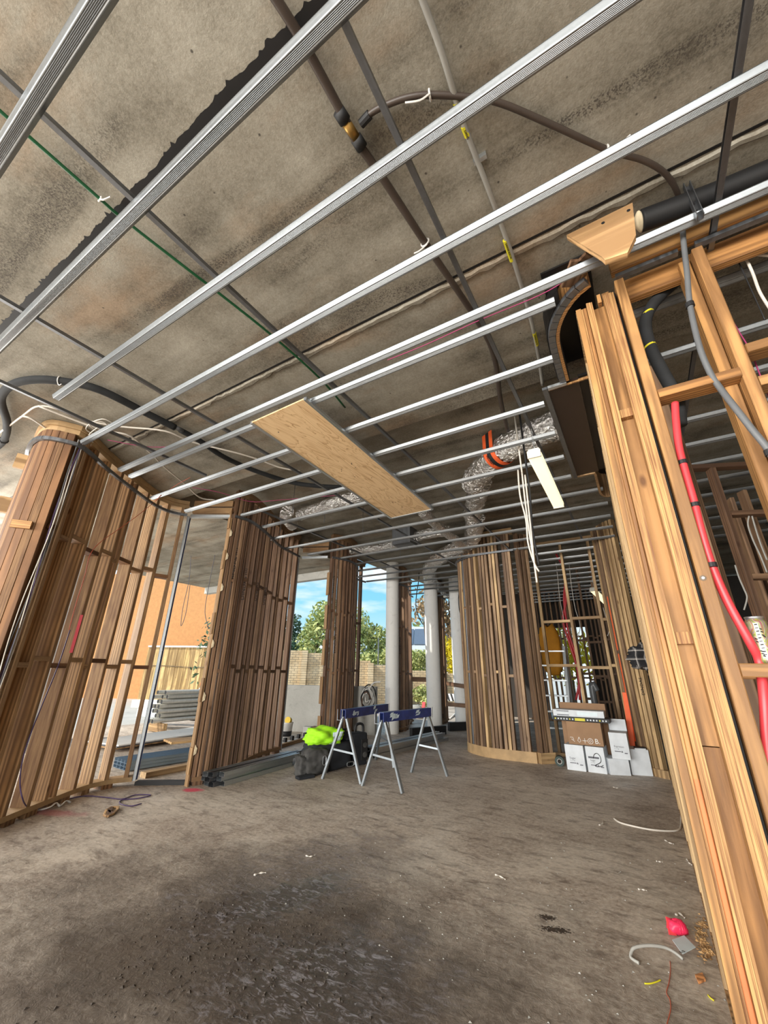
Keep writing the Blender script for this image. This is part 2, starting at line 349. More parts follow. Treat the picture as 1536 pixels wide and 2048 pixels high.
M_leafb = leafmat('leaves_brown', (0.28, 0.17, 0.08), (0.50, 0.34, 0.18))
M_bark = plain('bark', (0.16, 0.12, 0.085), 0.9, var=.3)

def mat_floor():
    m, t, b = mat_new('dirty_concrete_floor')
    co = N(t, 'ShaderNodeTexCoord').outputs['Object']
    n1 = N(t, 'ShaderNodeTexNoise', {'Vector': co, 'Scale': 1.1, 'Detail': 8.0, 'Roughness': 0.66, 'Distortion': 0.6}).outputs['Fac']
    n2 = N(t, 'ShaderNodeTexNoise', {'Vector': co, 'Scale': 34.0, 'Detail': 8.0, 'Roughness': 0.72}).outputs['Fac']
    n3 = N(t, 'ShaderNodeTexNoise', {'Vector': N(t, 'ShaderNodeMapping', {'Vector': co, 'Rotation': (0, 0, 0.5), 'Scale': (1, 2.6, 1)}).outputs[0], 'Scale': 5.0, 'Detail': 9.0, 'Roughness': 0.74, 'Distortion': 0.5}).outputs['Fac']
    c = ramp(t, mix(t, 0.5, n1, n2), [(0.35, (0.20, 0.152, 0.116)), (0.46, (0.43, 0.36, 0.295)), (0.58, (0.64, 0.57, 0.485))])
    c = mix(t, ramp(t, n3, [(0.50, (0, 0, 0)), (0.66, (0.75, 0.75, 0.75))]), c, (0.14, 0.105, 0.08))
    # muddy, damp ground tracked in near the front, and wet patches inside it
    def blob(cx, cy, rx, ry, rot=0.0, soft=0.5, amp=0.9, sc=2.4):
        mp = N(t, 'ShaderNodeMapping', {'Vector': co, 'Location': (-cx, -cy, 0)}).outputs[0]
        mp = N(t, 'ShaderNodeMapping', {'Vector': mp, 'Rotation': (0, 0, -rot)}).outputs[0]
        mp = N(t, 'ShaderNodeMapping', {'Vector': mp, 'Scale': (1/rx, 1/ry, 1)}).outputs[0]
        ln = N(t, 'ShaderNodeVectorMath', {0: mp}, operation='LENGTH').outputs['Value']
        nn = N(t, 'ShaderNodeTexNoise', {'Vector': co, 'Scale': sc, 'Detail': 7.0, 'Roughness': 0.65}).outputs['Fac']
        s = N(t, 'ShaderNodeMath', {0: nn, 1: amp*2}, operation='MULTIPLY').outputs[0]
        s = N(t, 'ShaderNodeMath', {0: ln, 1: s}, operation='ADD').outputs[0]
        s = N(t, 'ShaderNodeMath', {0: s, 1: amp}, operation='SUBTRACT').outputs[0]
        return N(t, 'ShaderNodeMapRange', {0: s, 1: 1.0+soft*.5, 2: 1.0-soft*.5, 3: 0.0, 4: 1.0}).outputs[0]
    q = P(470, 1930, 0); mud = blob(q.x, q.y, 1.45, 0.95, 0.2, 1.2)
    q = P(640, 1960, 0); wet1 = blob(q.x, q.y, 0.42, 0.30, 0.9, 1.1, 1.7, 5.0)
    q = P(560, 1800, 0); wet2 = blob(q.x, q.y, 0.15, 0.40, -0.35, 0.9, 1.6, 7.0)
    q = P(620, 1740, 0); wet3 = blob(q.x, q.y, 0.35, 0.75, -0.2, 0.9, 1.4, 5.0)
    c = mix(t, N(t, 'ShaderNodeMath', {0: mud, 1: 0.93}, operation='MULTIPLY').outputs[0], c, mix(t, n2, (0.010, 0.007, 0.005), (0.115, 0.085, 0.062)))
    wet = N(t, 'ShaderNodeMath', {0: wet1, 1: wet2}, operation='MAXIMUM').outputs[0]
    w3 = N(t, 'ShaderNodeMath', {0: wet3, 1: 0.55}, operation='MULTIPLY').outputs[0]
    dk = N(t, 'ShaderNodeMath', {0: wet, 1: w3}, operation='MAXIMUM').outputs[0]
    c = mix(t, N(t, 'ShaderNodeMath', {0: dk, 1: 0.8}, operation='MULTIPLY').outputs[0], c, mix(t, n2, (0.035, 0.027, 0.023), (0.10, 0.08, 0.068)))
    glint_paint = N(t, 'ShaderNodeTexNoise', {'Vector': N(t, 'ShaderNodeMapping', {'Vector': co, 'Rotation': (0, 0, 1.0), 'Scale': (1, 2.4, 1)}).outputs[0], 'Scale': 13.0, 'Detail': 8.0, 'Roughness': 0.75, 'Distortion': 1.2}).outputs['Fac']
    glint_paint = N(t, 'ShaderNodeMath', {0: ramp(t, glint_paint, [(0.51, (0, 0, 0)), (0.60, (0.9, 0.9, 0.9))]), 1: dk}, operation='MULTIPLY').outputs[0]
    c = mix(t, glint_paint, c, (0.30, 0.285, 0.31))  # bluish sky glints on the wet patches, painted into the base colour
    for px, py in ((1095, 1835), (1120, 1860), (1100, 1858)):
        q = P(px, py, 0); c = mix(t, blob(q.x, q.y, 0.045, 0.025, 0.3, 0.5, 2.6, 70.0), c, (0.045, 0.033, 0.025))
    q = P(590, 1690, 0); q2 = P(385, 1580, 0)
    c = mix(t, blob(q2.x, q2.y, 0.10, 0.07, 0.2, 0.6, 0.9, 9.0), c, (0.75, 0.10, 0.16))
    q2 = P(100, 1625, 0); c = mix(t, N(t, 'ShaderNodeMath', {0: blob(q2.x, q2.y, 0.30, 0.07, 0.4, 0.9, 0.9, 9.0), 1: 0.5}, operation='MULTIPLY').outputs[0], c, (0.5, 0.10, 0.14))
    t.links.new(c, b.inputs['Base Color'])
    r = ramp(t, n2, [(0.3, (0.55, 0.55, 0.55)), (0.7, (0.88, 0.88, 0.88))])
    r = mix(t, ramp(t, n1, [(0.48, (0, 0, 0)), (0.62, (0.6, 0.6, 0.6))]), r, (0.33, 0.33, 0.33))
    r = mix(t, wet, r, mix(t, n2, (0.05, 0.05, 0.05), (0.30, 0.30, 0.30)))
    t.links.new(r, b.inputs['Roughness'])
    h = mix(t, 0.5, n2, n3)
    m3 = N(t, 'ShaderNodeTexNoise', {'Vector': co, 'Scale': 21.0, 'Detail': 8.0, 'Roughness': 0.68, 'Distortion': 0.6}).outputs['Fac']
    h2 = mix(t, N(t, 'ShaderNodeMath', {0: mud, 1: wet}, operation='MAXIMUM').outputs[0], (0.5, 0.5, 0.5), m3)
    hh = N(t, 'ShaderNodeMath', {0: h2, 1: 5.0}, operation='MULTIPLY').outputs[0]
    hh = N(t, 'ShaderNodeMath', {0: hh, 1: h}, operation='ADD').outputs[0]
    bump(t, b, hh, 0.34, 0.009)
    return m
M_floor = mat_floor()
def mat_chipply():
    m, t, b = mat_new('bracing_plywood'); b.inputs['Roughness'].default_value = 0.6
    co = N(t, 'ShaderNodeTexCoord').outputs['Object']
    mp = N(t, 'ShaderNodeMapping', {'Vector': co, 'Scale': (3.0, 0.55, 1)}).outputs[0]
    w = N(t, 'ShaderNodeTexNoise', {'Vector': mp, 'Scale': 1.6, 'Detail': 3.0, 'Distortion': 1.4}).outputs['Fac']
    bands = N(t, 'ShaderNodeMath', {0: N(t, 'ShaderNodeMath', {0: w, 1: 11.0}, operation='MULTIPLY').outputs[0]}, operation='FRACT').outputs[0]
    f = ramp(t, bands, [(0.0, (0.34, 0.18, 0.075)), (0.12, (0.60, 0.38, 0.19)), (0.45, (0.74, 0.52, 0.29)), (1.0, (0.76, 0.54, 0.30))])
    n = N(t, 'ShaderNodeTexNoise', {'Vector': N(t, 'ShaderNodeMapping', {'Vector': co, 'Scale': (18, 1.2, 1)}).outputs[0], 'Scale': 6.0, 'Detail': 6.0}).outputs['Fac']
    t.links.new(mix(t, 0.25, f, ramp(t, n, [(0.3, (0.55, 0.34, 0.16)), (0.7, (0.80, 0.58, 0.33))])), b.inputs['Base Color']); return m
M_ply = mat_chipply()

# ------------------------------------------------------------------ setting: floor, ground, precast ceiling, columns
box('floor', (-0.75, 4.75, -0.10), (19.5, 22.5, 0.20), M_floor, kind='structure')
WM['floor'] = WM['floor']
for v in bpy.data.objects['floor'].data.vertices: v.co += Vector((-0.75, 4.75, -0.10))
bpy.data.objects['floor'].matrix_basis = Matrix.Identity(4); WM['floor'] = Matrix.Identity(4)
box('ground', (0, 20, -0.13), (160, 160, 0.10), M_yard, kind='structure')
ceil = structure('ceiling', (0, 0, 3.42))
ys = [-6.74, -5.54, -4.34, -3.14, -1.94, -0.74, 0.45, 1.66, 2.90]
for a, b in zip(ys, ys[1:]):
    g = 0.035 if abs(a-0.45) < .01 else 0.012
    x0, x1 = -10.5, 8.6
    box('plank', ((x0+x1)/2, (a+g+b)/2, 3.42+.14), (x1-x0, b-a-g, .28), M_slab, ceil)
ys2 = [2.90, 4.22, 4.98, 6.2, 7.22]
for a, b in zip(ys2, ys2[1:]):
    box('plank', (-7.88, (a+.02+b)/2, 3.56), (5.24, b-a-.02, .28), M_slab, ceil)
box('fascia', (-7.88, 7.32, 3.50), (5.24, .16, .50), M_grey, ceil)
for a, b, x0 in ((2.9, 4.1, -5.36), (4.1, 5.3, -5.36), (5.3, 6.5, -5.36), (6.5, 7.7, -5.36), (7.7, 8.9, -5.36), (8.9, 10.1, -5.25), (10.1, 11.3, -5.2), (11.3, 12.5, -5.1), (12.5, 13.7, -4.9), (13.7, 14.9, -4.6), (14.9, 16.1, -4.4)):
    box('plank', ((x0+8.6)/2, (a+.012+b)/2, 3.69+.14), (8.6-x0, b-a-.012, .28), M_slab, ceil)
mob = []
def ragged(name, y, w, z, x0, x1, n, mat):
    vs, fs = [], []
    for i in range(n+1):
        x = x0+(x1-x0)*i/n; j = rng.normal(0, .004); k = rng.normal(0, .006)
        vs += [(x, y-w/2+j, z+.012), (x, y-w*.25+j, z), (x, y+w*.25+k, z+.001), (x, y+w/2+k, z+.012)]
        if i:
            o = 4*i
            for q in range(3): fs.append((o-4+q, o-3+q, o+1+q, o+q))
    return mobj(name, vs, fs, mat, ceil)
ragged('mortar_bead', 1.705, .045, 3.408, -9, 4, 260, M_slab)
box('groove', (-2.5, 1.668, 3.4195), (13, .014, .004), M_void, ceil)
def rag_groove(y0, y1, x0, x1, n):
    vs, fs = [], []; w = 0
    for i in range(n+1):
        x = x0+(x1-x0)*i/n; w = .9*w+rng.normal(0, .0018); sp = abs(rng.normal(0, .007)) if rng.random() < .15 else 0
        vs += [(x, y0+w-sp, 3.4185), (x, y1+rng.normal(0, .002), 3.4185)]
        if i: fs.append((2*i-2, 2*i-1, 2*i+1, 2*i))
    return mobj('groove', vs, fs, M_void, ceil)
rag_groove(.402, .45, -6, 3, 700)
for i, (px, d, r) in enumerate(((784, 9.6, .15), (868, 10.6, .175), (924, 11.2, .19))):
    c = PD(px, 1400, d); path = [Vector((c.x, c.y, -.05)), Vector((c.x, c.y, 1.2)), Vector((c.x, c.y, 3.70))]
    vs, fs = tubev(path, r, 28); o = mobj('column_%d' % (i+1), vs, fs, M_wht, None, False, origin=(c.x, c.y, -.05), kind='structure')
box('wall_white', (-9.1, 3.15, 1.7), (0.25, 1.5, 3.5), M_wht, rz=0.5, kind='structure')
# grey upstand wall outside the second opening
def wallbox(name, a, b, h, th, mat, z0=-.08, **k):
    a, b = Vector((*a, 0)), Vector((*b, 0)); d = (b-a); n = Vector((-d.y, d.x, 0)).normalized()
    c = (a+b)/2+n*th/2; return box(name, (c.x, c.y, (z0+h)/2), (d.length, th, h-z0), mat, rz=math.atan2(d.y, d.x), **k)
wallbox('wall_upstand', (-7.6, 7.00), (-4.95, 7.85), 0.91, .18, M_grey, kind='structure')

# ------------------------------------------------------------------ curved timber stud walls
def polyarc(path):
    pts = smooth_path([(*p, 0) for p in path], 10); L = [0]
    for a, b in zip(pts, pts[1:]): L.append(L[-1]+(b-a).length)
    return pts, L
def at_arc(pts, L, s):
    s = min(max(s, 0), L[-1]); i = 0
    while i < len(L)-2 and L[i+1] < s: i += 1
    f = (s-L[i])/max(L[i+1]-L[i], 1e-6); p = pts[i].lerp(pts[i+1], f)
    a, b = pts[max(i-2, 0)], pts[min(i+3, len(pts)-1)]; t = (b-a).normalized(); return p, t, Vector((-t.y, t.x, 0))
def ribbon(name, pts, L, s0, s1, n0, n1, z0, z1, mat, parent, step=.06):
    m = max(2, int((s1-s0)/step)); vs, fs = [], []
    for i in range(m+1):
        p, t, n = at_arc(pts, L, s0+(s1-s0)*i/m)
        for d, z in ((n0, z0), (n1, z0), (n1, z1), (n0, z1)): vs.append((p.x+n.x*d, p.y+n.y*d, z))
        if i:
            o = 4*i
            for q in range(4): fs.append((o-4+q, o-4+(q+1) % 4, o+(q+1) % 4, o+q))
    fs += [(0, 1, 2, 3), (4*m+3, 4*m+2, 4*m+1, 4*m)]
    return mobj(name, vs, fs, mat, parent)
def arc_of(pts, L, q):
    best = min(range(len(pts)), key=lambda i: (pts[i].x-q[0])**2+(pts[i].y-q[1])**2); return L[best]
def stamp(body, p, t, n, z, size, parent, depth, off=.024, pos=.12, mat=None):
    size *= 1.28; o = p - t*off + n*(depth*pos); o.z = z
    return text('stamp', body, size, basis(o, (0, 0, 1), n), mat or M_ink, parent)
def stud_wall(name, label, cat, path, studs, mats, ztop, depth=.09, nogs=(1.27, 2.32), trim=True, packers=True, plate_mat=None, group=None, tw=.045, bottom=.085, stamps=()):
    """studs: list of (arc, width, material index); every stud, noggin, plate and packer is its own part"""
    pts, L = polyarc(path); p0 = at_arc(pts, L, L[-1]/2)[0]
    w = thing(name, (p0.x, p0.y, 0), label, cat, group)
    pm = {'framing_pale': M_plate, 'pine_new': M_plate, 'framing_weathered': M_plated, 'framing_dark': M_plated}.get((plate_mat or mats[0]).name, plate_mat or mats[0])
    if packers:
        s = .02
        while s < L[-1]-.1:
            ribbon('packer', pts, L, s, min(s+.09+rng.random()*.05, L[-1]), .004, depth-.004, 0.0, .042, mats[int(rng.integers(len(mats)))], w); s += .19+rng.random()*.06
        ribbon('bottom_plate', pts, L, 0, L[-1], 0, depth, .042, bottom, pm, w)
    else: ribbon('bottom_plate', pts, L, 0, L[-1], 0, depth, 0, bottom, pm, w)
    ribbon('top_plate', pts, L, 0, L[-1], -.012, depth, ztop-.05, ztop, pm, w)
    ribbon('top_plate', pts, L, 0, L[-1], 0.004, depth, ztop-.10, ztop-.052, pm, w)
    if trim: ribbon('curved_track', pts, L, 0, L[-1], -.034, -.004, 3.188, 3.222, M_galvd, w)
    prev = None
    for i, st in enumerate(studs):
        s, wd, mi = st[:3]; p, t, n = at_arc(pts, L, s); c = p+n*(depth/2+.002)
        z1 = ztop-.10
        o = beam('stud', (c.x, c.y, bottom), (c.x, c.y, z1), wd, depth-.004, mats[mi % len(mats)], w, t)
        for (k, body, z, size) in stamps:
            if k == i: stamp(body, p, t, n, z, size, o, depth, wd/2+.0015)
        if prev is not None:
            (pp, pt, pn, pw) = prev; gap = (p-pp).length-(pw+wd)/2
            if gap > .03:
                for z in nogs:
                    a = pp+pn*(depth*.45); b = p+n*(depth*.45); d = (b-a).normalized(); a2 = a+d*(pw/2+.001); b2 = b-d*(wd/2+.001)
                    z2 = z+(.028 if i % 2 else -.028)
                    beam('noggin', (a2.x, a2.y, z2), (b2.x, b2.y, z2), .042, depth*.82, mats[(mi+1) % len(mats)], w, (0, 0, 1))
        prev = (p, t, n, wd)
    return w, pts, L
def tops(pixels, line, pts, L, sc):
    out = []
    for x in pixels:
        for (x0, y0), (x1, y1) in zip(line, line[1:]):
            if x0 <= x <= x1:
                q = P(x, y0+(y1-y0)*(x-x0)/(x1-x0), 3.2)*sc; out.append(arc_of(pts, L, (q.x, q.y))); break
    return out
# --- first bay on the left (S curve)
sc1 = 1.03
line1 = [(95, 868), (135, 875), (168, 887), (215, 930), (265, 970), (310, 1003), (345, 1018), (376, 1024)]
path1 = [(-4.98, 1.20), (-4.70, 1.10), (-4.45, 1.055)]+[(P(x, y).x, P(x, y).y) for x, y in line1]
path1 = [(x*sc1, y*sc1) for x, y in path1]
pts, L = polyarc(path1)
ss = tops([100, 118, 128, 148, 176, 197, 222, 244, 263, 277, 300, 318, 340, 366], line1, pts, L, sc1)
st = [(.03, .045, 1), (.16, .045, 0)]+[(ss[0], .045, 0), (ss[1], .045, 0), (ss[2], .045, 2), (ss[3], .045, 0)]+[(s, .045, 1 if k % 3 else 2) for k, s in enumerate(ss[4:])]
st += [(float(s_), .059, 3+(k % 3 == 0)) for k, s_ in enumerate(np.arange(.30, ss[3]+.01, .061))]
st = sorted(st); st2 = [st[0]]
for q in st[1:]:
    if q[0]-st2[-1][0] > .0525 and not (q[1] == .045 and .3 < q[0] < ss[3]+.03): st2.append(q)
WIRE_S = (ss[3]+ss[4])/2
w1, pts1, L1 = stud_wall('timber_stud_wall', 'light brown curved stud wall at far left with wiring hung on it', 'stud wall', path1, st2, [M_w1, M_w1b, M_plyew, M_nose, M_plyed], 3.415, nogs=(1.25, 2.36), plate_mat=M_w1b, depth=.145, stamps=())
for z, nm in ((1.9, 'offcut'), (2.55, 'offcut')):
    p, t, n = at_arc(pts1, L1, ss[1]-.02); c = p-n*.012
    if z < 2.5: beam('offcut', c-t*.08+Vector((0, 0, 2.35)), c+t*.06+Vector((0, 0, 2.35)), .07, .022, M_plye, w1, (0, 0, 1))
for z in (2.05, 2.62, 3.08):
    p, t, n = at_arc(pts1, L1, .20); c = p+Vector((.10, .0, z))
    beam('offcut', c-n*.005, c-n*.11, .15, .04, M_pale, w1, (0, 0, 1))
p, t, n = at_arc(pts1, L1, L1[-1]); c = p+t*.02+n*.05
beam('door_jamb', (c.x, c.y, .05), (c.x, c.y, 3.2), .035, .10, M_galvp, w1, t)
c = p+t*.045+n*.085; beam('jamb_film', (c.x, c.y, .05), (c.x, c.y, 3.19), .012, .05, M_white, w1, t)
c = p+t*.0445+n*.05; beam('jamb_film', (c.x, c.y, .05), (c.x, c.y, 3.19), .012, .012, plain('blue_film', (.06, .12, .35), .4), w1, t)
p, t, n = at_arc(pts1, L1, ss[7]); c = p-t*.0235+n*.03
box('paint_mark', (c.x-n.x*.03, c.y-n.y*.03, 1.52), (.002, .03, .36), plain('red_paint', (.55, .03, .05), .6), w1, rot=basis((0, 0, 0), t, n).to_3x3().to_4x4())
# --- second bay
sc2 = 1.015
line2 = [(470, 1030), (500, 1040), (530, 1062), (560, 1090), (598, 1111)]
path2 = [(P(x, y).x*sc2, P(x, y).y*sc2) for x, y in line2]
pts, L = polyarc(path2)
ss = tops([471, 479, 487, 495, 503, 511, 520, 527, 534, 541, 548, 556, 563, 571, 579, 587, 596], line2, pts, L, sc2)
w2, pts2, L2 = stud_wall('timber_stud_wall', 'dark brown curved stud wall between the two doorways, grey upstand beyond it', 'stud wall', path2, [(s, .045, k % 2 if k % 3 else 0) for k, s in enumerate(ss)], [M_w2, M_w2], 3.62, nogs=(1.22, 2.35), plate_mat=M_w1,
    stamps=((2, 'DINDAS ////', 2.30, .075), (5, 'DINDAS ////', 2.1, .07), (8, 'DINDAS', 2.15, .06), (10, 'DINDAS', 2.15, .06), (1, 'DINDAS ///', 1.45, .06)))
p, t, n = at_arc(pts2, L2, 0); c = p-t*.035+n*.045
beam('end_strip', (c.x, c.y, .0), (c.x, c.y, 3.18), .02, .085, M_w1b, w2, t)
for z in (.12, .85, 1.62, 2.45, 3.02):
    c = p-t*.053+n*.03; beam('offcut', (c.x, c.y, z), (c.x, c.y, z+.26), .016, .07, M_w1b, w2, t)
for z in (.35, .9, 1.5, 2.2, 2.62, 2.95):
    c = p-t*.02-n*.004; mobj('putty_blob', *(lambda q: ([Vector((q.x, q.y, z))+Vector(v)*1 for v in [(0, -.015, -.05), (.012, .01, -.03), (.014, .012, .02), (0, -.01, .06), (-.006, -.012, 0), (.01, -.012, .01)]], [(0, 1, 5), (1, 2, 5), (2, 3, 5), (3, 4, 5), (4, 0, 5), (0, 4, 3, 2, 1)]))(c), M_putty, w2)
p, t, n = at_arc(pts2, L2, L2[-1]); c = p+t*.02+n*.05
beam('door_jamb', (c.x, c.y, .02), (c.x, c.y, 3.18), .018, .10, M_galvp, w2, t)
# --- third bay
path3 = [(-4.66, 5.76), (-4.54, 6.12), (-4.62, 6.5), (-4.92, 6.95), (-5.2, 7.25), (-5.34, 7.45), (-5.36, 7.66), (-5.35, 7.92)]
pts, L = polyarc(path3)
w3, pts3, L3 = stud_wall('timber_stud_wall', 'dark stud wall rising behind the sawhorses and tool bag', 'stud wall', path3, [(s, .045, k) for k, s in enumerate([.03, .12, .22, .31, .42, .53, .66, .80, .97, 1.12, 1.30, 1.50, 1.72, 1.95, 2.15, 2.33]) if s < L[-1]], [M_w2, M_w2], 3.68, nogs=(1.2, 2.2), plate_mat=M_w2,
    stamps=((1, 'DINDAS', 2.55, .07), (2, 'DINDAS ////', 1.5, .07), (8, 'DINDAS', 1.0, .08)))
p, t, n = at_arc(pts3, L3, 0); c = p-t*.03+n*.045
for z in (.1, .7, 1.3, 1.9, 2.5):
    c = p-t*.03+n*.04; beam('offcut', (c.x, c.y, z), (c.x, c.y, z+.42), .02, .08, M_w1b, w3, t)
# --- fourth and fifth bays
path4 = [(-4.80, 8.36), (-4.74, 8.7), (-4.80, 9.05), (-5.02, 9.5), (-5.2, 9.9), (-5.28, 10.25)]
pts, L = polyarc(path4)
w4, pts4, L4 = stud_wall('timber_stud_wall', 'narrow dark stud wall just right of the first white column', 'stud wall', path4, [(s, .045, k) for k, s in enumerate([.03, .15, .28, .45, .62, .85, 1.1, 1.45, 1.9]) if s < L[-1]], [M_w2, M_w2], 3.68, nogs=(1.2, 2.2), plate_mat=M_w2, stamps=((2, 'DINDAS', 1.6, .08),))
path5 = [(-4.62, 10.42), (-4.58, 10.6), (-4.66, 11.1)]
pts, L = polyarc(path5)
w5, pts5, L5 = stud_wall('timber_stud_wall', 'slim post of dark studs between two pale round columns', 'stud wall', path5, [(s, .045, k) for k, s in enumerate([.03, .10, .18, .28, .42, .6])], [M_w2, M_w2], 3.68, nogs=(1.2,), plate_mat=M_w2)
# header beams over the openings
def header(a, b, label, z=3.28, mat=M_w1b):
    h = thing('door_header', (a[0], a[1], z), label, 'beam')
    d = Vector((b[0]-a[0], b[1]-a[1], 0)).normalized(); n = Vector((-d.y, d.x, 0))
    for q, zz, hh in ((.03, z, .09), (.03, z+.11, .09)):
        beam('timber', (a[0]+n.x*q, a[1]+n.y*q, zz), (b[0]+n.x*q, b[1]+n.y*q, zz), .085, .045, mat, h, (0, 0, 1))
    beam('steel_track', (a[0], a[1], 3.205), (b[0], b[1], 3.205), .045, .05, M_galvp, h, (0, 0, 1))
header((pts1[-1].x+.02, pts1[-1].y+.05), (pts2[0].x-.05, pts2[0].y-.03), 'pale timber header over the tall left doorway', 3.30)
header((pts2[-1].x+.01, pts2[-1].y+.08), (pts3[0].x-.05, pts3[0].y-.06), 'timber header over the doorway facing the brick wall', 3.36, M_w1)
# --- curved wall on the right of the middle distance
pathc = [(-2.84, 7.55), (-2.72, 7.22), (-2.42, 6.98), (-2.1, 6.90), (-1.56, 6.90)]
pts, L = polyarc(pathc)
pos = [.03, .08, .14, .20, .25, .30, .35, .41, .47, .60, .67, .76, .82, .88, .98, 1.04, 1.10, 1.18, 1.24, 1.30, 1.42, 1.47, 1.52]
wc, ptsc, Lc = stud_wall('timber_stud_wall', 'rounded stud wall of mixed timbers standing left of the cardboard boxes', 'stud wall', pathc, [(s, .045, k) for k, s in enumerate(pos) if s < L[-1]], [M_cw, M_cw, M_cw, M_pale, M_cw], 3.62, nogs=(1.2, 2.28), packers=False, plate_mat=M_pale, bottom=.14,
    stamps=((9, 'DINDAS', 2.5, .065), (18, 'DINDAS ///', .9, .065), (20, 'DINDAS', 1.5, .065)))
for q in (.40, .405):
    pass
p, t, n = at_arc(ptsc, Lc, .52); c = p+n*.05; beam('steel_stud', (c.x, c.y, .14), (c.x, c.y, 3.5), .05, .07, M_galvd, wc, t)
p, t, n = at_arc(ptsc, Lc, Lc[-1]); 
beam('return_plate', (p.x+.03, p.y+.02, .07), (p.x+.20, p.y+.20, .07), .14, .09, M_pale, wc, (0, 0, 1))
for k in range(3):
    c = p+Vector((.05+.055*k, .03+.06*k, 0)); beam('stud', (c.x, c.y, .14), (c.x, c.y, 3.5), .045, .09, M_cw, wc, (.7, .7, 0))
# --- straight frame behind the boxes
fr = thing('partition_frame', (-.8, 7.75, 0), 'new pale stud frame behind the stacked boxes', 'stud wall')
beam('bottom_plate', (-1.45, 7.75, .0225), (0.0, 7.75, .0225), .045, .09, M_pale, fr, (0, 0, 1))
beam('top_plate', (-1.45, 7.75, 3.5), (0.0, 7.75, 3.5), .045, .09, M_pale, fr, (0, 0, 1))
fx = [PY(1098, 1340, 7.75).x, PY(1148, 1270, 7.75).x, PY(1213, 1290, 7.75).x, PY(1248, 1250, 7.75).x+.02]
for x in fx: beam('stud', (x, 7.75, .045), (x, 7.75, 3.478), .045, .09, M_pale, fr)
for (i, px, py) in ((0, 1120, 1243), (1, 1170, 1236), (2, 1230, 1238), (0, 1120, 1331), (1, 1190, 1335), (2, 1240, 1331)):
    z = PY(px, py, 7.75).z; beam('noggin', (fx[i]+.023, 7.75, z), (fx[i+1]-.023, 7.75, z), .045, .09, M_pale, fr, (0, 0, 1))
# --- wall running away on the right with stamped studs at its far end
wr = thing('timber_stud_wall', (.06, 5.0, 0), 'pine stud wall along the right edge, far end sprayed orange and stamped', 'stud wall')
beam('bottom_plate', (.075, 2.12, .0225), (.075, 6.85, .0225), .045, .09, M_w1b, wr, (0, 0, 1)) if False else None
box('bottom_plate', (.0875, 4.52, .0225), (.09, 4.76, .045), M_w1, wr)
box('top_plate', (.0875, 4.52, 3.225), (.09, 4.76, .045), M_pale, wr)
for k, y in enumerate(np.arange(2.6, 6.3, .45)): beam('stud', (.0875, float(y), .045), (.0875, float(y), 3.2), .045, .09, M_pale, wr, (0, 1, 0))
pathr = [(-.36, 7.42), (-.22, 7.12), (-.08, 6.96), (.04, 6.88)]
pts, L = polyarc(pathr)
ribbon('bottom_plate', pts, L, 0, L[-1], -.02, .09, 0, .09, M_pale, wr)
for k, (s, wd, m) in enumerate([(.03, .045, M_pale), (.12, .045, M_cw), (.20, .045, M_cw), (.29, .045, M_pale), (.37, .045, M_cw), (.46, .045, M_pale), (.53, .045, M_pale), (.60, .045, M_pale)]):
    p, t, n = at_arc(pts, L, s); c = p+n*.045
    o = beam('stud', (c.x, c.y, .09), (c.x, c.y, 3.5), wd, .09, m, wr, t)
    if k == 2:
        for z0, z1 in ((.35, 1.5), (1.55, 2.35)):
            q = p-n*.0015; beam('orange_spray', (q.x, q.y, z0), (q.x, q.y, z1), .036, .002, M_tape, o, t)
    if k == 7:
        stamp_o = p-n*.0015-t*.012; stamp_o.z = .95
        text('stamp', 'DINDAS', .062, basis(stamp_o, (0, 0, 1), -t), M_ink, o)
        stamp_o = stamp_o.copy(); stamp_o.z = 1.28; text('stamp', '//LVL 14', .045, basis(stamp_o, (0, 0, 1), -t), M_inkg, o)
# --- the big laminated pier close on the right
pr = thing('laminated_pier', (.14, 2.05, 0), 'tall pale plywood and pine pier standing nearest on the right', 'pier')
Z0, Z1 = .045, 3.13
box('edge_strip', (.056, 2.045, (Z0+Z1)/2), (.026, .09, Z1-Z0), M_near, pr)
box('ply_strip', (.0745, 2.055, (Z0+Z1)/2), (.009, .09, Z1-Z0), M_plye, pr)
beam('stud', (.0885, 2.052, Z0), (.0885, 2.052, .86), .018, .085, M_red, pr)
beam('stud', (.0885, 2.052, .86), (.0885, 2.052, Z1), .018, .085, M_near, pr)
for k, x in enumerate((.1035, .1135, .1235)): box('ply_strip', (x, 2.028+.003*k, (Z0+Z1)/2), (.0098, .10, Z1-Z0), M_plye, pr)
box('recessed_board', (.157, 2.085, .5), (.056, .07, .92), M_near, pr); box('recessed_board', (.157, 2.083, 2.047), (.056, .07, 2.166), M_near, pr)
for k, x in enumerate((.1905, .2035, .2165, .2285)): box('ply_strip', (x, 2.022+.004*(k == 3), (Z0+Z1)/2), (.0125 if k < 3 else .011, .11, Z1-Z0), M_plye, pr)
for px, py in ((1256, 826), (1364, 1276)):
    q = PY(px, py, 2.02); box('block', (.157, 2.03, q.z), (.054, .035, .045), M_plye, pr)
box('black_gasket', (.2415, 2.07, 1.62), (.013, .09, 3.1), M_void, pr)
box('bottom_plate', (.14, 2.06, .0225), (.20, .13, .045), M_w1, pr)
box('top_block', (.2, 2.03, 3.155), (.035, .05, .05), M_near, pr); box('top_block', (.168, 2.04, 3.165), (.018, .05, .06), M_near, pr)
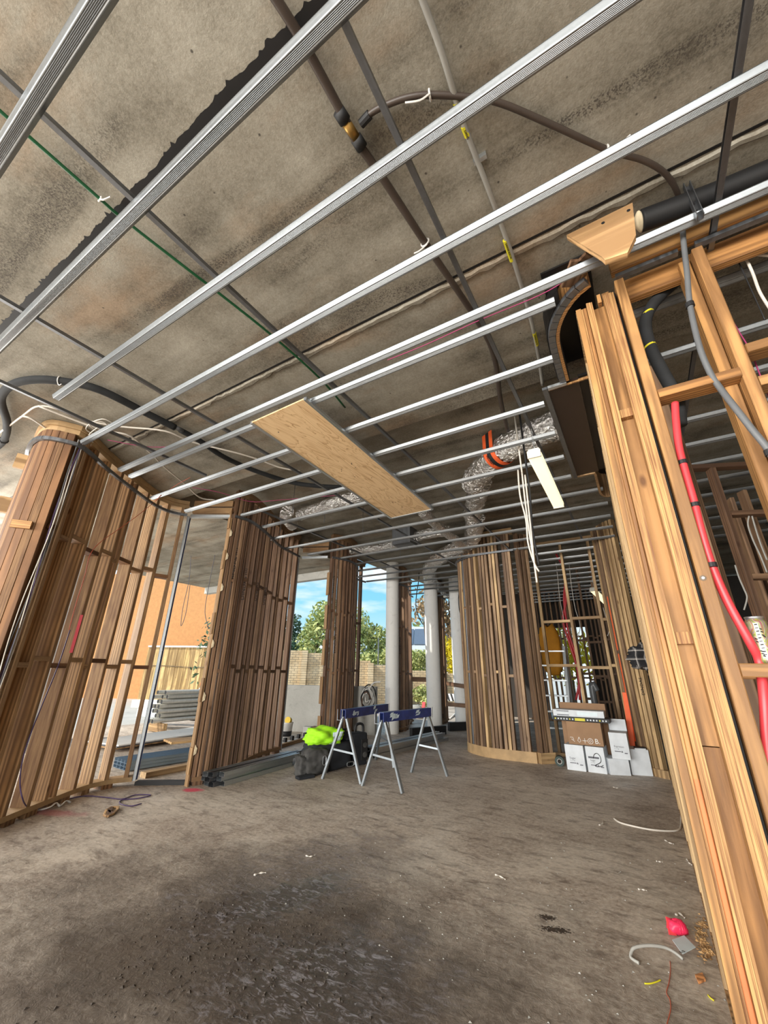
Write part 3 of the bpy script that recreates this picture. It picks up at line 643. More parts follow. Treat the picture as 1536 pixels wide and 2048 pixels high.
# --- open frame to the right of the pier
of = thing('open_stud_frame', (.6, 2.0, 0), 'pale pine open frame at right edge carrying the red pipe', 'stud wall')
FY = 2.015
beam('stud', (.2725, FY, 0.045), (.2725, FY, 3.2), .045, .09, M_near, of)
beam('stud', (.617, FY, 0.045), (.617, FY, 3.2), .045, .09, M_near, of)
beam('stud', (.566, FY+.055, 0.045), (.566, FY+.055, 3.2), .045, .09, M_near, of)
beam('stud', (.96, FY, 0.045), (.96, FY, 3.2), .045, .09, M_near, of)
beam('noggin', (.296, FY-.01, 2.425), (.593, FY-.01, 2.425), .045, .09, M_near, of, (0, 0, 1))
beam('noggin', (.641, FY-.01, 2.53), (.937, FY-.01, 2.53), .045, .09, M_near, of, (0, 0, 1))
beam('noggin', (.641, FY+.0, 2.36), (.937, FY+.0, 2.36), .045, .09, M_near, of, (0, 0, 1))
beam('noggin', (.296, FY-.01, 1.222), (.593, FY-.01, 1.222), .045, .09, M_near, of, (0, 0, 1))
beam('noggin', (.296, FY+.085, 1.215), (.593, FY+.085, 1.215), .045, .09, M_near, of, (0, 0, 1))
box('bottom_plate', (.75, FY, .0225), (1.0, .09, .045), M_near, of)
beam('top_plate', (.265, FY+.07, 3.2), (1.625, FY+.07, 3.2), .14, .045, M_near, of, (0, 0, 1)); beam('fascia_beam', (.25, FY-.02, 3.318), (1.65, FY-.02, 3.318), .10, .045, M_near, of, (0, 0, 1))
box('steel_angle', (.40, FY-.05, 3.212), (.28, .03, .022), M_galvd, of); box('steel_angle', (.87, FY-.05, 3.212), (.52, .03, .022), M_galvd, of)
for x, z in ((.245, 0),): pass
q = PY(1406, 1156, FY-.046); vs, fs = tubev([q+Vector((0, -.001, 0)), q+Vector((0, .004, 0))], .011, 14); mobj('bolt_hole', vs, fs, M_bark, of)
vs, fs = tubev([q+Vector((0, -.004, 0)), q+Vector((0, .0, 0))], .005, 8); mobj('bolt', vs, fs, M_galvp, of)

# ------------------------------------------------------------------ furring channels and suspension rails
HAT = [(-.034, .028), (-.0335, .024), (-.022, .003), (-.0195, .0004), (-.017, 0)]+[(-.0135+.0045*(k//2)+.0011*(k % 2), .0014 if k % 2 == 0 else .0) for k in range(14)][:13]+[(.017, 0), (.0195, .0004), (.022, .003), (.0335, .024), (.034, .028), (.029, .0285), (.0295, .024), (.0185, .004), (.016, .0025), (-.016, .0025), (-.0185, .004), (-.0295, .024), (-.029, .0285)]
ORD = ['first', 'second', 'third', 'fourth', 'fifth', 'sixth', 'seventh', 'eighth', 'ninth', 'tenth', 'eleventh', 'twelfth', 'thirteenth', 'fourteenth', 'fifteenth', 'sixteenth', 'seventeenth', 'eighteenth', 'nineteenth', 'twentieth', 'twenty-first', 'twenty-second', 'twenty-third', 'twenty-fourth']
CH = [(.01, -3.6, 2.6), (.43, -4.6, 2.6), (.885, -3.64, 2.6), (1.335, -4.22, 2.6), (1.82, -4.5, 2.6), (1.965, -4.56, -.05), (2.44, -4.95, -.12), (2.93, -4.97, -.29), (3.42, -4.42, -.29), (3.91, -4.52, -.29), (4.40, -4.93, -.29), (4.92, -5.12, -.02), (5.42, -4.95, 0), (5.92, -4.56, 0), (6.42, -4.60, 0), (6.92, -4.92, 0),
      (7.42, -5.3, -2.95), (7.92, -5.3, -2.95), (8.42, -4.78, -2.95), (8.92, -4.76, -2.9), (9.4, -5.0, -2.8), (9.9, -5.2, -2.8), (10.4, -4.65, -2.8), (10.9, -4.66, -2.8)]
special = {0: 'galvanized furring channel crossing the top left corner, nearest overhead', 2: 'third furring channel overhead, its left end stopping short in mid air', 4: 'furring channel that the plywood sheet starts from, running to the top of the pier'}
for i, (y, x0, x1) in enumerate(CH):
    lab = special.get(i, 'galvanized furring channel overhead, %s one counting away from the camera' % ORD[i])
    q = -1 if False else 0
    extr('furring_channel', HAT, (x0, y, 3.2), (x1, y, 3.2), (0, 1, 0), M_galv, label=lab, cat='furring channel', group='ceiling furring channels')
for k in range(12):
    y = 2.30+.49*k
    extr('furring_channel', HAT, (.32, y, 3.2), (4.6, y, 3.2), (0, 1, 0), M_galv, label='furring channel over the dark room beyond the open frame', cat='furring channel', group='furring channels of the side room')
for k in range(12):
    y = 7.42+.49*k
    extr('furring_channel', HAT, (-2.45 if k else -1.3, y, 3.2), (.5, y, 3.2), (0, 1, 0), M_galvp, label='furring channel over the back room behind the boxes', cat='furring channel', group='furring channels of the back room')
RL = [(-.0125, 0), (.0125, 0), (.0125, .002), (-.0105, .002), (-.0105, .022), (.0125, .022), (.0125, .024), (-.0125, .024)]
for i, (x, y0, y1, lab) in enumerate(((.69, -.4, 6.5, 'suspension rail overhead at far right, running over the open frame'), (-.465, -.4, 6.9, 'suspension rail beside the brown pipe, leading to the lit batten'), (-1.64, -.4, 7.2, 'suspension rail crossing above the plywood sheet next to the green conduit'), (-2.87, -.4, 7.6, 'suspension rail running left of the plywood sheet'), (-3.83, -.4, 2.4, 'suspension rail overhead at far left above the wiring'), (-4.1, 3.4, 7.6, 'suspension rail close to the dark stud walls'), (1.9, .5, 7.5, 'suspension rail over the dark side room'))):
    extr('suspension_rail', RL, (x, y0, 3.2295), (x, y1, 3.2295), (-1, 0, 0), M_galvd, label=lab, cat='rail', group='suspension rails')
# rod hangers
for i, (px, py) in enumerate(((675, 985), (648, 1040), (725, 1060), (560, 1060), (800, 1110), (585, 1020))):
    q = P(px, py, 3.3)
    tube('wire_hanger', [(q.x, q.y, 3.26), (q.x+.012, q.y, 3.34), (q.x, q.y, 3.42), (q.x, q.y, 3.69)], .004, M_galvd, n=5, sub=3, label='thin wire hanger between the slab and the furring channels', cat='hanger', group='wire hangers')

# ------------------------------------------------------------------ bulkhead over the pier
bk = thing('ceiling_bulkhead', (-.05, 3.2, 3.2), 'dark formply ceiling recess with a curved edge, left of the tall pier', 'bulkhead')
cpath = [(.13, 1.92), (.05, 1.965), (-.03, 2.06), (-.085, 2.19), (-.10, 2.35), (-.10, 2.70)]
pts, L = polyarc(cpath)
m = 16
for i in range(m):                                               # segmented curved track
    a, b = L[-1]*i/m, L[-1]*(i+1)/m-.004; ribbon('track_segment', pts, L, a, b, -.0, .042, 3.195, 3.225, M_galvd, bk, .02)
ribbon('bent_ply_lining', pts, L, 0, L[-1], -.022, -.002, 3.195, 3.41, M_near, bk)
ribbon('formply_lining', pts, L, 0, L[-1], -.028, -.023, 3.20, 3.41, M_void, bk)
ribbon('outer_lining', pts, L, .15, L[-1], .044, .05, 3.225, 3.41, M_void, bk)
box('soffit_panel', (.035, 2.33, 3.405), (.26, .86, .012), M_void, bk)
box('flat_panel', (-.125, 3.56, 3.215), (.21, 1.66, .018), M_form, bk)
box('flat_panel', (.012, 3.56, 3.235), (.06, 1.66, .018), M_void, bk)
box('edge_angle', (-.251, 3.56, 3.2), (.036, 1.70, .022), M_galvd, bk)
box('edge_angle', (-.165, 2.722, 3.2), (.13, .03, .022), M_galvp, bk); box('ply_lip', (-.08, 2.742, 3.203), (.30, .012, .02), M_plye, bk)
pts, L = polyarc([(-.235, 4.41), (-.07, 4.41), (-.06, 4.46), (-.058, 4.9), (-.05, 5.02), (-.02, 5.12), (.03, 5.16)])
ribbon('bent_ply_lining', pts, L, 0, L[-1], -.012, .012, 3.195, 3.5, M_w1b, bk, .03)
box('soffit_panel', (.02, 4.8, 3.52), (.16, .76, .02), M_void, bk)
for (px, py) in ((1098, 735), (1110, 810)):
    q = P(px-8, py-20, 3.36); box('timber_block', (q.x, q.y, 3.30), (.03, .12, .14), M_near, bk) if False else None
# pine board fixed under the slab
q = [PY(px, py, 1.655) for px, py in ((1133, 470), (1265, 405), (1272, 470), (1255, 505), (1210, 520), (1203, 513))]
vs = [v for v in q]+[v+Vector((0, .03, 0)) for v in q]; n = len(q)
bb = mobj('pine_board', vs, [tuple(range(n)), tuple(range(n, 2*n))[::-1]]+[(i, (i+1) % n, n+(i+1) % n, n+i) for i in range(n)], timber('pine_board_grain', [(0.62, .40, .20)]*4, .6, 1.0, False), origin=PY(1203, 470, 1.67), label='tapered pine board with two bolt holes under the slab above the pier', cat='board')
bpy.data.objects['pine_board'].data.transform(Matrix.Rotation(math.pi/2, 4, 'Y') @ Matrix.Identity(4)); bb.matrix_basis = bb.matrix_basis @ Matrix.Rotation(-math.pi/2, 4, 'Y'); WM[bb.name] = bb.matrix_basis.copy()
for px, py in ((1206, 446), (1257, 421)):
    c = PY(px, py, 1.655); vs, fs = tubev([c+Vector((0, -.0015, 0)), c+Vector((0, .004, 0))], .008, 10); mobj('bolt_hole', vs, fs, M_blk, bb)
# small timber box behind the channel
bx = thing('timber_offcut_frame', P(1165, 540, 3.28), 'small dark-sided timber offcut wedged behind the channel near the curve', 'offcut')
a, b, c = P(1138, 572, 3.27), P(1158, 520, 3.27), P(1182, 532, 3.27)
beam('side', a, b, .02, .09, M_w2, bx, (0, 0, 1)); beam('side', b, c, .02, .09, M_w2, bx, (0, 0, 1))

# ------------------------------------------------------------------ plywood sheet let into the grid
a, b, c, d = P(503, 845, 3.19), P(610, 797, 3.19), P(865, 1018, 3.19), P(782, 1036, 3.19)
ps = thing('plywood_ceiling_panel', ((a+c)/2), 'long bare plywood sheet with a steel edge, fixed flat across the ceiling channels', 'plywood sheet')
def quad_slab(name, q, z0, z1, mat, parent, **k):
    vs = [Vector((v.x, v.y, z0)) for v in q]+[Vector((v.x, v.y, z1)) for v in q]
    return mobj(name, vs, BOXF, mat, parent, **k)
e1, e2 = a.lerp(d, .17), b.lerp(c, .17)
quad_slab('sheet', [a, b, e2+Vector((0, -.002, 0)), e1+Vector((0, -.002, 0))], 3.186, 3.198, M_ply, ps); quad_slab('sheet', [e1, e2, c, d], 3.186, 3.198, M_ply, ps)
for u, v in ((b, c), (d, a), (c, d)): beam('edge_angle', (u.x, u.y, 3.192), (v.x, v.y, 3.192), .028, .03, M_galvp, ps, (0, 0, 1))
for k in range(14):
    q = a.lerp(b, .1+.8*rng.random()).lerp(d.lerp(c, .5), rng.random()); vs, fs = tubev([Vector((q.x, q.y, 3.1845)), Vector((q.x, q.y, 3.187))], .006, 8); mobj('screw_head', vs, fs, M_blk, ps)

# ------------------------------------------------------------------ pipes, conduits and hoses on the slab
def tie(p, d, parent, tail=(0.06, 0.02), r=.02, mat=M_white):
    """a cable tie round a pipe at p running along d, one loose tail"""
    d = Vector(d).normalized(); s = d.cross(Vector((0, 0, 1))).normalized()
    loop = [p+s*(math.cos(t)*r)+Vector((0, 0, math.sin(t)*r)) for t in np.linspace(0, 2*math.pi, 13)]
    vs, fs = tubev(loop, .0045, 5); mobj('cable_tie', vs, fs, mat, parent)
    e = p-Vector((0, 0, r)); path = smooth_path([e+s*.012, e+s*tail[0]*.5+d*tail[1]*.4+Vector((0, 0, -.012)), e+s*tail[0]+d*tail[1]+Vector((0, 0, -.004))], 4)
    vs, fs = tubev(path, .0042, 5); mobj('tie_tail', vs, fs, mat, parent)
def run(px, z, name, r, mat, label, cat, n=10, sub=5, **k):
    pl = [P(x, y, z) for x, y in px]; t = thing(name, pl[0], label, cat, **k)
    tube('pipe', pl, r, mat, t, n, sub); return t, pl
bp, q = run([(520, -50), (560, 10), (612, 95), (690, 238), (712, 280), (768, 360), (850, 485), (960, 650), (990, 720), (1001, 800), (1016, 862)], 3.385, 'water_pipe', .019, M_pipeb, 'thick brown water pipe running along the slab, brass tee near the top', 'pipe')
d = (q[5]-q[3]).normalized(); c = (q[3]+q[4])/2
vs, fs = tubev([c-d*.035, c+d*.035], .021, 12); mobj('brass_tee', vs, fs, M_brass, bp, True)
for s in (-1, 1):
    vs, fs = tubev([c+d*s*.035, c+d*s*.08], .027, 12); mobj('pipe_collar', vs, fs, M_blk, bp, True)
for i, tl in ((2, (.10, -.03)), (6, (-.07, .0))): tie(q[i], d, bp, tl, .024)
lp, q2 = run([(722, 248), (740, 228), (768, 212), (812, 196), (860, 190), (930, 194), (1000, 206), (1100, 248), (1215, 300), (1290, 322), (1335, 352), (1358, 395), (1365, 440)], 3.392, 'branch_pipe', .0125, M_pipeb, 'thinner brown pipe looping from the brass tee across to the right', 'pipe')
for i, tl in ((4, (.02, -.10)), (8, (.04, .08))): tie(q2[i], (1, .2, 0), lp, tl, .018)
vs, fs = tubev([q2[0], q2[0]+(q2[1]-q2[0]).normalized()*.05], .018, 10); mobj('pipe_collar', vs, fs, M_blk, lp)
gc, q = run([(822, -70), (845, 0), (885, 110), (928, 250), (985, 400), (1030, 530), (1062, 640), (1078, 720), (1085, 770)], 3.395, 'grey_conduit', .0125, M_cond, 'straight grey conduit with yellow warning labels on the slab', 'conduit')
for (x0, y0), (x1, y1) in (((912, 205), (920, 228)), ((927, 252), (935, 272)), ((1010, 480), (1024, 521)), ((1068, 665), (1074, 690))):
    a, b = P(x0, y0, 3.395), P(x1, y1, 3.395); vs, fs = tubev([a, b], .0137, 10); lb = mobj('warning_label', vs, fs, M_yel, gc)
    dd = (b-a).normalized(); side = dd.cross(Vector((0, 0, 1))); o = a+dd*.01-side*.004+Vector((0, 0, -.0145))
    text('label_print', 'DANGER ELECTRIC'[:int((b-a).length/.0095)], .013, basis(o, dd, dd.cross(Vector((0, 0, 1)))*1), M_ink, lb)
q3 = P(960, 318, 3.40); box('saddle_clip', (q3.x, q3.y, 3.405), (.06, .018, .03), M_galvp, gc)
gr, q = run([(-60, 168), (0, 222), (60, 275), (200, 398), (245, 437), (350, 519), (445, 592), (545, 672), (640, 757), (690, 815)], 3.395, 'green_conduit', .0085, M_green, 'green conduit running diagonally along the slab beside a suspension rail', 'conduit')
for i, tl in ((3, (.07, .02)), (7, (-.05, .0))): tie(q[i], (q[i+1]-q[i]), gr, tl, .013)
bh, q = run([(-20, 905), (8, 880), (14, 845), (2, 800), (20, 772), (60, 760), (120, 762), (200, 780), (300, 830), (350, 855)], 3.372, 'insulated_hose', .032, M_foam, 'black foam insulated hose curling over the left stud wall', 'hose')
tie(q[6], (q[7]-q[5]), bh, (.02, .03), .036); tie(q[1], (q[2]-q[0]), bh, (.02, .03), .036, M_blk)
tube('hose_joint', [P(345, 852, 3.372), P(366, 862, 3.372)], .024, M_greyp, bh)
tube('hose_tail', [P(x, y, 3.372) for x, y in ((360, 860), (400, 882), (450, 915), (520, 945), (600, 968), (690, 975))], .028, M_foam, bh)
bl = thing('lagged_pipe', P(1285, 440, 3.30), 'thick black lagged pipe high at right ending in a cream foam plug', 'pipe')
tube('pipe', [P(x, y, 3.33) for x, y in ((1283, 442), (1330, 425), (1420, 392), (1536, 345), (1640, 305))], .052, M_blk, bl, 14)
c = P(1278, 444, 3.33); vs = []; 
bm = bmesh.new(); bmesh.ops.create_icosphere(bm, subdivisions=3, radius=.04)
for v in bm.verts: v.co *= 1+.22*math.sin(v.co.x*70+1)*math.cos(v.co.z*60+v.co.y*50); v.co.x *= .6; v.co.z *= 1.15
me = bpy.data.meshes.new('m'); bm.to_mesh(me); bm.free(); me.materials.append(M_putty)
for p in me.polygons: p.use_smooth = True
link(bpy.data.objects.new('foam_plug', me), bl, Matrix.Translation(c))
br = thing('strut_bracket', PY(1378, 420, 1.80), 'slotted steel strut bracket hanging at the top of the open frame', 'bracket')
a = P(1374, 372, 3.4); 
for s in (-.012, .012): beam('rail', (a.x+s, a.y, 3.41), (a.x+s, a.y, 3.17), .004, .03, M_galvd, br, (1, 0, 0))
beam('web', (a.x, a.y+.014, 3.41), (a.x, a.y+.014, 3.17), .024, .004, M_galvd, br, (1, 0, 0))
for k in range(4): vs, fs = tubev([Vector((a.x, a.y+.010, 3.38-.05*k)), Vector((a.x, a.y+.012, 3.38-.05*k))], .007, 10); mobj('slot', vs, fs, M_blk, br)
# services in the open frame
def runY(px, y, name, r, mat, label, cat, **k):
    pl = [PY(a, b, c if c else y) for a, b, c in [(*q, None) if len(q) == 2 else q for q in px]]; t = thing(name, pl[0], label, cat); tube('pipe', pl, r, mat, t, 12, 5); return t, pl
rpipe, q = runY([(1350, 806, 2.0), (1352, 840, 2.0), (1358, 895, 2.0), (1371, 945, 2.0), (1388, 1005, 2.0), (1403, 1065, 2.0), (1424, 1132, 2.01), (1456, 1205, 2.02), (1500, 1285, 2.03), (1519, 1325, 2.05), (1528, 1400, 2.03), (1534, 1500, 2.03), (1550, 1640, 2.03)], 2.0, 'red_water_pipe', .0155, M_redp, 'bright red plastic pipe bending down through the open frame', 'pipe')
for px, py in ((1365, 925), (1389, 1010), (1423, 1130)):
    c = PY(px, py, 2.0); vs, fs = tubev([c+Vector((0, 0, -.009)), c+Vector((0, 0, .009))], .019, 12); mobj('black_clip', vs, fs, M_blk, rpipe)
gpipe, q = runY([(1364, 400, 1.86), (1366, 470, 1.9), (1374, 545, 1.93), (1380, 610, 1.94), (1398, 690, 1.95), (1420, 745, 1.965), (1443, 780, 1.97), (1470, 815, 1.955), (1505, 860, 1.95), (1540, 905, 1.95), (1575, 980, 1.95)], 1.95, 'dark_grey_pipe', .0125, M_greyp, 'dark grey pipe dropping past the open frame and through its upper noggin', 'pipe')
for i in (3, 9):
    c = q[i]; vs, fs = tubev([c+Vector((0, 0, -.012)), c+Vector((0, 0, .012))], .018, 12); mobj('black_clip', vs, fs, M_blk, gpipe)
lh, q = runY([(1382, 545, 2.2), (1345, 570, 2.17), (1308, 606, 2.14), (1291, 645, 2.13), (1299, 690, 2.13), (1320, 735, 2.13), (1342, 775, 2.13), (1354, 800, 2.13), (1360, 850, 2.13)], 2.13, 'lagged_hose', .03, M_foam, 'black lagged hose with yellow bands inside the open frame', 'hose')
for px, py in ((1296, 628), (1300, 694)):
    c = PY(px, py, 2.13); dd = Vector((.25, 0, -.97)); vs, fs = tubev([c-dd*.005, c+dd*.005], .0312, 14); mobj('yellow_band', vs, fs, M_yel, lh)
# ------------------------------------------------------------------ foil ducts
def duct(px, z, r, name, label, ring=.05, seed=0):
    pl = smooth_path([P(x, y, zz) for x, y, zz in [(*q, z) if len(q) == 2 else q for q in px]], 14)
    L = [0]
    for a, b in zip(pl, pl[1:]): L.append(L[-1]+(b-a).length)
    rs = [r*(1+.035*math.sin(l/ring*2*math.pi)+.03*math.sin(l*23+seed)) for l in L]
    vs, fs = tubev(pl, rs, 22); g = np.random.default_rng(seed)
    vs = [v+Vector(g.normal(0, r*.045, 3)) for v in vs]
    return mobj(name, vs, fs, M_foil, None, False, origin=pl[0], label=label, cat='duct')
duct([(1120, 845), (1060, 872), (1000, 905), (960, 945), (945, 968)], 3.44, .145, 'foil_duct', 'fat crinkled foil duct held by an orange and black strap', seed=1)
duct([(962, 962), (952, 1000), (944, 1030)], 3.46, .135, 'foil_duct', 'foil duct elbow turning down the ceiling just after the strapped length', seed=2)
duct([(950, 1034), (948, 1060), (938, 1085), (905, 1100), (872, 1120), (858, 1140), (862, 1160), (880, 1180), (915, 1195)], 3.46, .15, 'foil_duct', 'foil duct snaking to the far end above the grid', seed=3)
duct([(768, 976), (720, 990), (650, 1012), (600, 1030)], 3.40, .085, 'foil_duct', 'slim silver duct on the left beyond the plywood sheet', seed=4)
duct([(575, 1022), (572, 1035), (585, 1050)], 3.40, .09, 'foil_duct', 'short foil bend hanging over the second stud wall', seed=7)
duct([(845, 1024), (880, 1055), (920, 1087), (962, 1118)], 3.36, .075, 'foil_duct', 'slim silver duct running diagonally from the plywood sheet corner', seed=5)
duct([(900, 1062), (850, 1068), (800, 1085), (745, 1098), (700, 1100)], 3.42, .085, 'foil_duct', 'silver duct running left across the far ceiling grid', seed=6)
q = P(810, 1075, 3.42); box('duct_box', (q.x, q.y, 3.42), (.35, .3, .3), M_galvd, label='grey sheet metal duct box above the far grid', cat='duct')
# strap on the fat duct
a, b = P(1012, 897, 3.44), P(985, 915, 3.44); ax = (b-a).normalized(); c = (a+b)/2
sd = ax.cross(Vector((0, 0, 1))).normalized()
strap = thing('duct_strap', c, 'orange and black printed strap looped round the fat foil duct', 'strap')
for k, (o, w, mt) in enumerate(((-.052, .052, M_tape), (0, .050, M_blk), (.052, .052, M_tape))):
    vs, fs = [], []
    ring = [(math.cos(t)*.158, math.sin(t)*.158) for t in np.linspace(math.pi*.98, math.pi*2.02, 22)]
    ring = [(-.150, .21)]+ring+[(.150, .21)]
    for i, (u, v) in enumerate(ring):
        for s in (-w/2, w/2): vs.append(c+sd*u+Vector((0, 0, v))+ax*(o+s))
        if i: vs_i = 2*i; fs.append((vs_i-2, vs_i-1, vs_i+1, vs_i))
    so = mobj('band', vs, fs, mt, strap)
    so.modifiers.new('thick', 'SOLIDIFY').thickness = .003
    if k == 2:
        tr = [math.pi*1.12+i*.093 for i in range(9)]
        for i, chh in enumerate('WILC-FLEX'):
            t = math.pi*1.10+i*.085; pos = c+sd*(math.cos(t)*.162)+Vector((0, 0, math.sin(t)*.162))+ax*(.040)
            tang = sd*(-math.sin(t))+Vector((0, 0, math.cos(t)))
            text('strap_letter', chh, .042, basis(pos, tang, -ax if tang.cross(-ax).dot(sd*math.cos(t)+Vector((0, 0, math.sin(t)))) > 0 else ax), M_ink, so)
tube('buckle_cord', [c+Vector((0, 0, .17)), c+Vector((.03, 0, .21)), c+Vector((.05, .02, .24))], .008, M_blk, strap)
# ------------------------------------------------------------------ lit battens
def batten(p, length, dirv, w, label, chain=True, power=30):
    t = thing('led_batten', p, label, 'lamp'); d = Vector(dirv).normalized(); s = d.cross(Vector((0, 0, 1))).normalized()
    R = basis((0, 0, 0), s, d).to_3x3().to_4x4()
    box('housing', Vector(p)+Vector((0, 0, .035)), (w*.8, length, .04), M_lamph, t, rot=R, bevel=.006)
    box('diffuser', Vector(p), (w, length*.985, .05), M_lamp, t, rot=R, bevel=.018)
    for e in (-1, 1):
        box('end_cap', Vector(p)+d*e*length*.5, (w*.95, .02, .07), M_lamph, t, rot=R, bevel=.004)
        if chain:
            for k in range(9):
                z = .06+.026*k; c = Vector(p)+d*e*(length*.5-.06)+Vector((0, 0, z))
                lk = [c+(s if k % 2 else d)*(math.cos(a)*.006)+Vector((0, 0, math.sin(a)*.015)) for a in np.linspace(0, 2*math.pi, 9)]
                vs, fs = tubev(lk, .0022, 4); mobj('chain_link', vs, fs, M_galvp, t)
    return t
pa, pb = P(1068, 908, 2.92), P(1117, 1010, 2.92)
batten((pa+pb)/2, (pb-pa).length, pb-pa, .115, 'lit white batten lamp hanging on chains below the ceiling grid')
pa = PD(1207, 1200, 10.5); b2_ = batten(pa, 1.25, (.25, 1, -.25), .13, 'second lit batten lamp in the back room behind the pale frame', False)
for k_ in (-.12, .12): tube('suspension_cord', [pa+Vector((k_, k_*4, .06-k_*.2)), Vector((pa.x+k_, pa.y+k_*4, 3.69))], .005, M_galvp, b2_, 5)
# hanging cables under the batten
def cables(lists, name, label, r=.006, mat=M_cable, cat='cable', n=6):
    t = thing(name, lists[0][0], label, cat)
    for l in lists: tube('strand', l, r, mat, t, n, 5)
    return t
yb = 3.55
cables([[Vector((PY(1044, 945, yb).x, yb, 3.66)), PY(1044, 945, yb)], [PY(1036, 940, yb), PY(1040, 990, yb), PY(1052, 1040, yb), PY(1056, 1085, yb), PY(1068, 1125, yb), PY(1078, 1143, yb)],
        [PY(1044, 945, yb), PY(1050, 1000, yb), PY(1058, 1060, yb), PY(1066, 1110, yb), PY(1072, 1150, yb)],
        [PY(1050, 950, yb), PY(1056, 1005, yb), PY(1062, 1060, yb), PY(1068, 1120, yb), PY(1074, 1165, yb)]], 'hanging_cables', 'bundle of white cables dangling below the lit batten', .008)
cables([[Vector((PY(1053, 935, yb).x, yb+.02, 3.66)), PY(1053, 935, yb+.02), PY(1060, 990, yb+.02), PY(1065, 1060, yb+.02), PY(1078, 1130, yb+.02)]], 'black_strap', 'black strap hanging beside the white cable bundle', .010, M_blk, 'strap')
# cables over the left wall
cables([[P(x, y, 3.36) for x, y in ((0, 865), (45, 832), (78, 812), (130, 822), (180, 842), (240, 853), (330, 862), (385, 884), (470, 905), (520, 920), (560, 935), (600, 942))],
        [P(x, y, 3.35) for x, y in ((78, 812), (170, 848), (215, 862), (260, 872), (300, 905), (330, 935), (370, 968), (400, 995), (430, 1000))],
        [P(x, y, 3.34) for x, y in ((45, 832), (65, 838), (100, 862))]], 'white_cable_run', 'loose white cables strung along the slab over the left wall', .009)
cables([[P(x, y, 3.33) for x, y in ((195, 872), (172, 858), (190, 842), (215, 850), (200, 868))], [P(x, y, 3.33) for x, y in ((205, 870), (180, 850), (205, 838), (228, 848))], [P(x, y, 3.31) for x, y in ((186, 885), (178, 870), (200, 852))]], 'cable_coil', 'tangle of white cable ends above the left stud wall', .005)
p, t_, n_ = at_arc(pts1, L1, WIRE_S)
for k, mt in enumerate((M_cable, M_greyp, M_purp, M_cable, M_inkg)):
    pass
wl = thing('wall_wiring', (p.x, p.y, 1.2), 'bundle of grey, white and purple wires run down inside the left wall', 'cable')
for k, mt in enumerate((M_cable, M_greyp, M_purp, M_cable, M_inkg, M_cable)):
    pp = []
    for z in np.linspace(3.28, .75, 9): pp.append(p-n_*.012+t_*((k-2.5)*.009+.014*math.sin(z*3+k*1.7))+n_*(.03+.01*math.cos(z*4+k))+Vector((0, 0, float(z)-p.z)))
    tube('wire', pp, .0045, mt, wl, 5, 4)
cables([[P(310, 1003, 3.2), P(322, 990, 3.2)]+[], [P(308, 1005, 3.19), PD(270, 1035, 5.3), PD(235, 1060, 5.2), PD(200, 1085, 5.0), PD(180, 1110, 4.95), PD(170, 1150, 4.9), PD(150, 1215, 4.85), PD(138, 1260, 4.85)], [P(310, 1003, 3.2), P(345, 975, 3.3), P(380, 955, 3.34)]], 'orange_wire', 'thin orange-red wire strung across the left wall to the ceiling', .0035, M_orc)
cables([[P(x, y, 3.37) for x, y in ((215, 880), (290, 893), (340, 893), (370, 885))], [P(x, y, 3.37) for x, y in ((385, 975), (440, 985), (500, 1003), (560, 1000), (680, 990))]], 'pink_wire', 'thin pink wires lying along the slab left of the plywood sheet', .0035, M_pink)
cables([[P(x, y, 3.30) for x, y in ((775, 720), (850, 690), (960, 640), (1080, 590), (1145, 552), (1200, 520))]], 'pink_wire', 'pink wire stretched along the channel towards the pier', .0035, M_pink)
cables([[PY(x, y, 2.1) for x, y in ((1390, 475), (1400, 520), (1440, 590), (1470, 650), (1500, 700), (1520, 750), (1540, 800))]], 'pink_wire', 'pink wire trailing behind the open frame', .003, M_pink)
cables([[PY(x, y, 2.15) for x, y in ((1470, 490), (1490, 515), (1505, 545), (1520, 585), (1545, 625))], [PY(x, y, 2.15) for x, y in ((1472, 492), (1500, 500), (1545, 492))], [PY(x, y, 2.15) for x, y in ((1475, 496), (1505, 508), (1545, 512))]], 'white_cables', 'white cables spilling from the top beam at the right edge', .007)
cables([[PY(x, y, 2.15) for x, y in ((1462, 493), (1480, 530), (1505, 585), (1530, 640))]], 'hanging_wire', 'thin black wire hanging from the top beam at the right edge', .003, M_blk)
cables([[PY(x, y, 9.5) for x, y in ((837, 1080), (838, 1150), (833, 1190), (832, 1215), (838, 1235), (846, 1249))], [PY(837, 1080, 9.5), Vector((PY(837, 1080, 9.5).x, 9.5, 3.68))]], 'dangling_wire', 'black wire dangling in front of the blue sky by the middle column', .012, M_blk)
cables([[Vector((PY(918, 1180, 9.5).x, 9.5, 3.68))]+[PY(x, y, 9.5) for x, y in ((918, 1180), (917, 1200), (920, 1225), (930, 1240))]], 'dangling_wire', 'short wire dangling left of the rounded stud wall', .010, M_blk)
cables([[PD(x, y, 8.2) for x, y in ((382, 1112), (378, 1160), (366, 1215), (362, 1252), (372, 1225), (380, 1170))], [PD(x, y, 8.2) for x, y in ((430, 1110), (416, 1180), (410, 1225), (418, 1258))]], 'dangling_wire', 'thin wires hanging in the tall left doorway before the orange wall', .006, M_inkg)
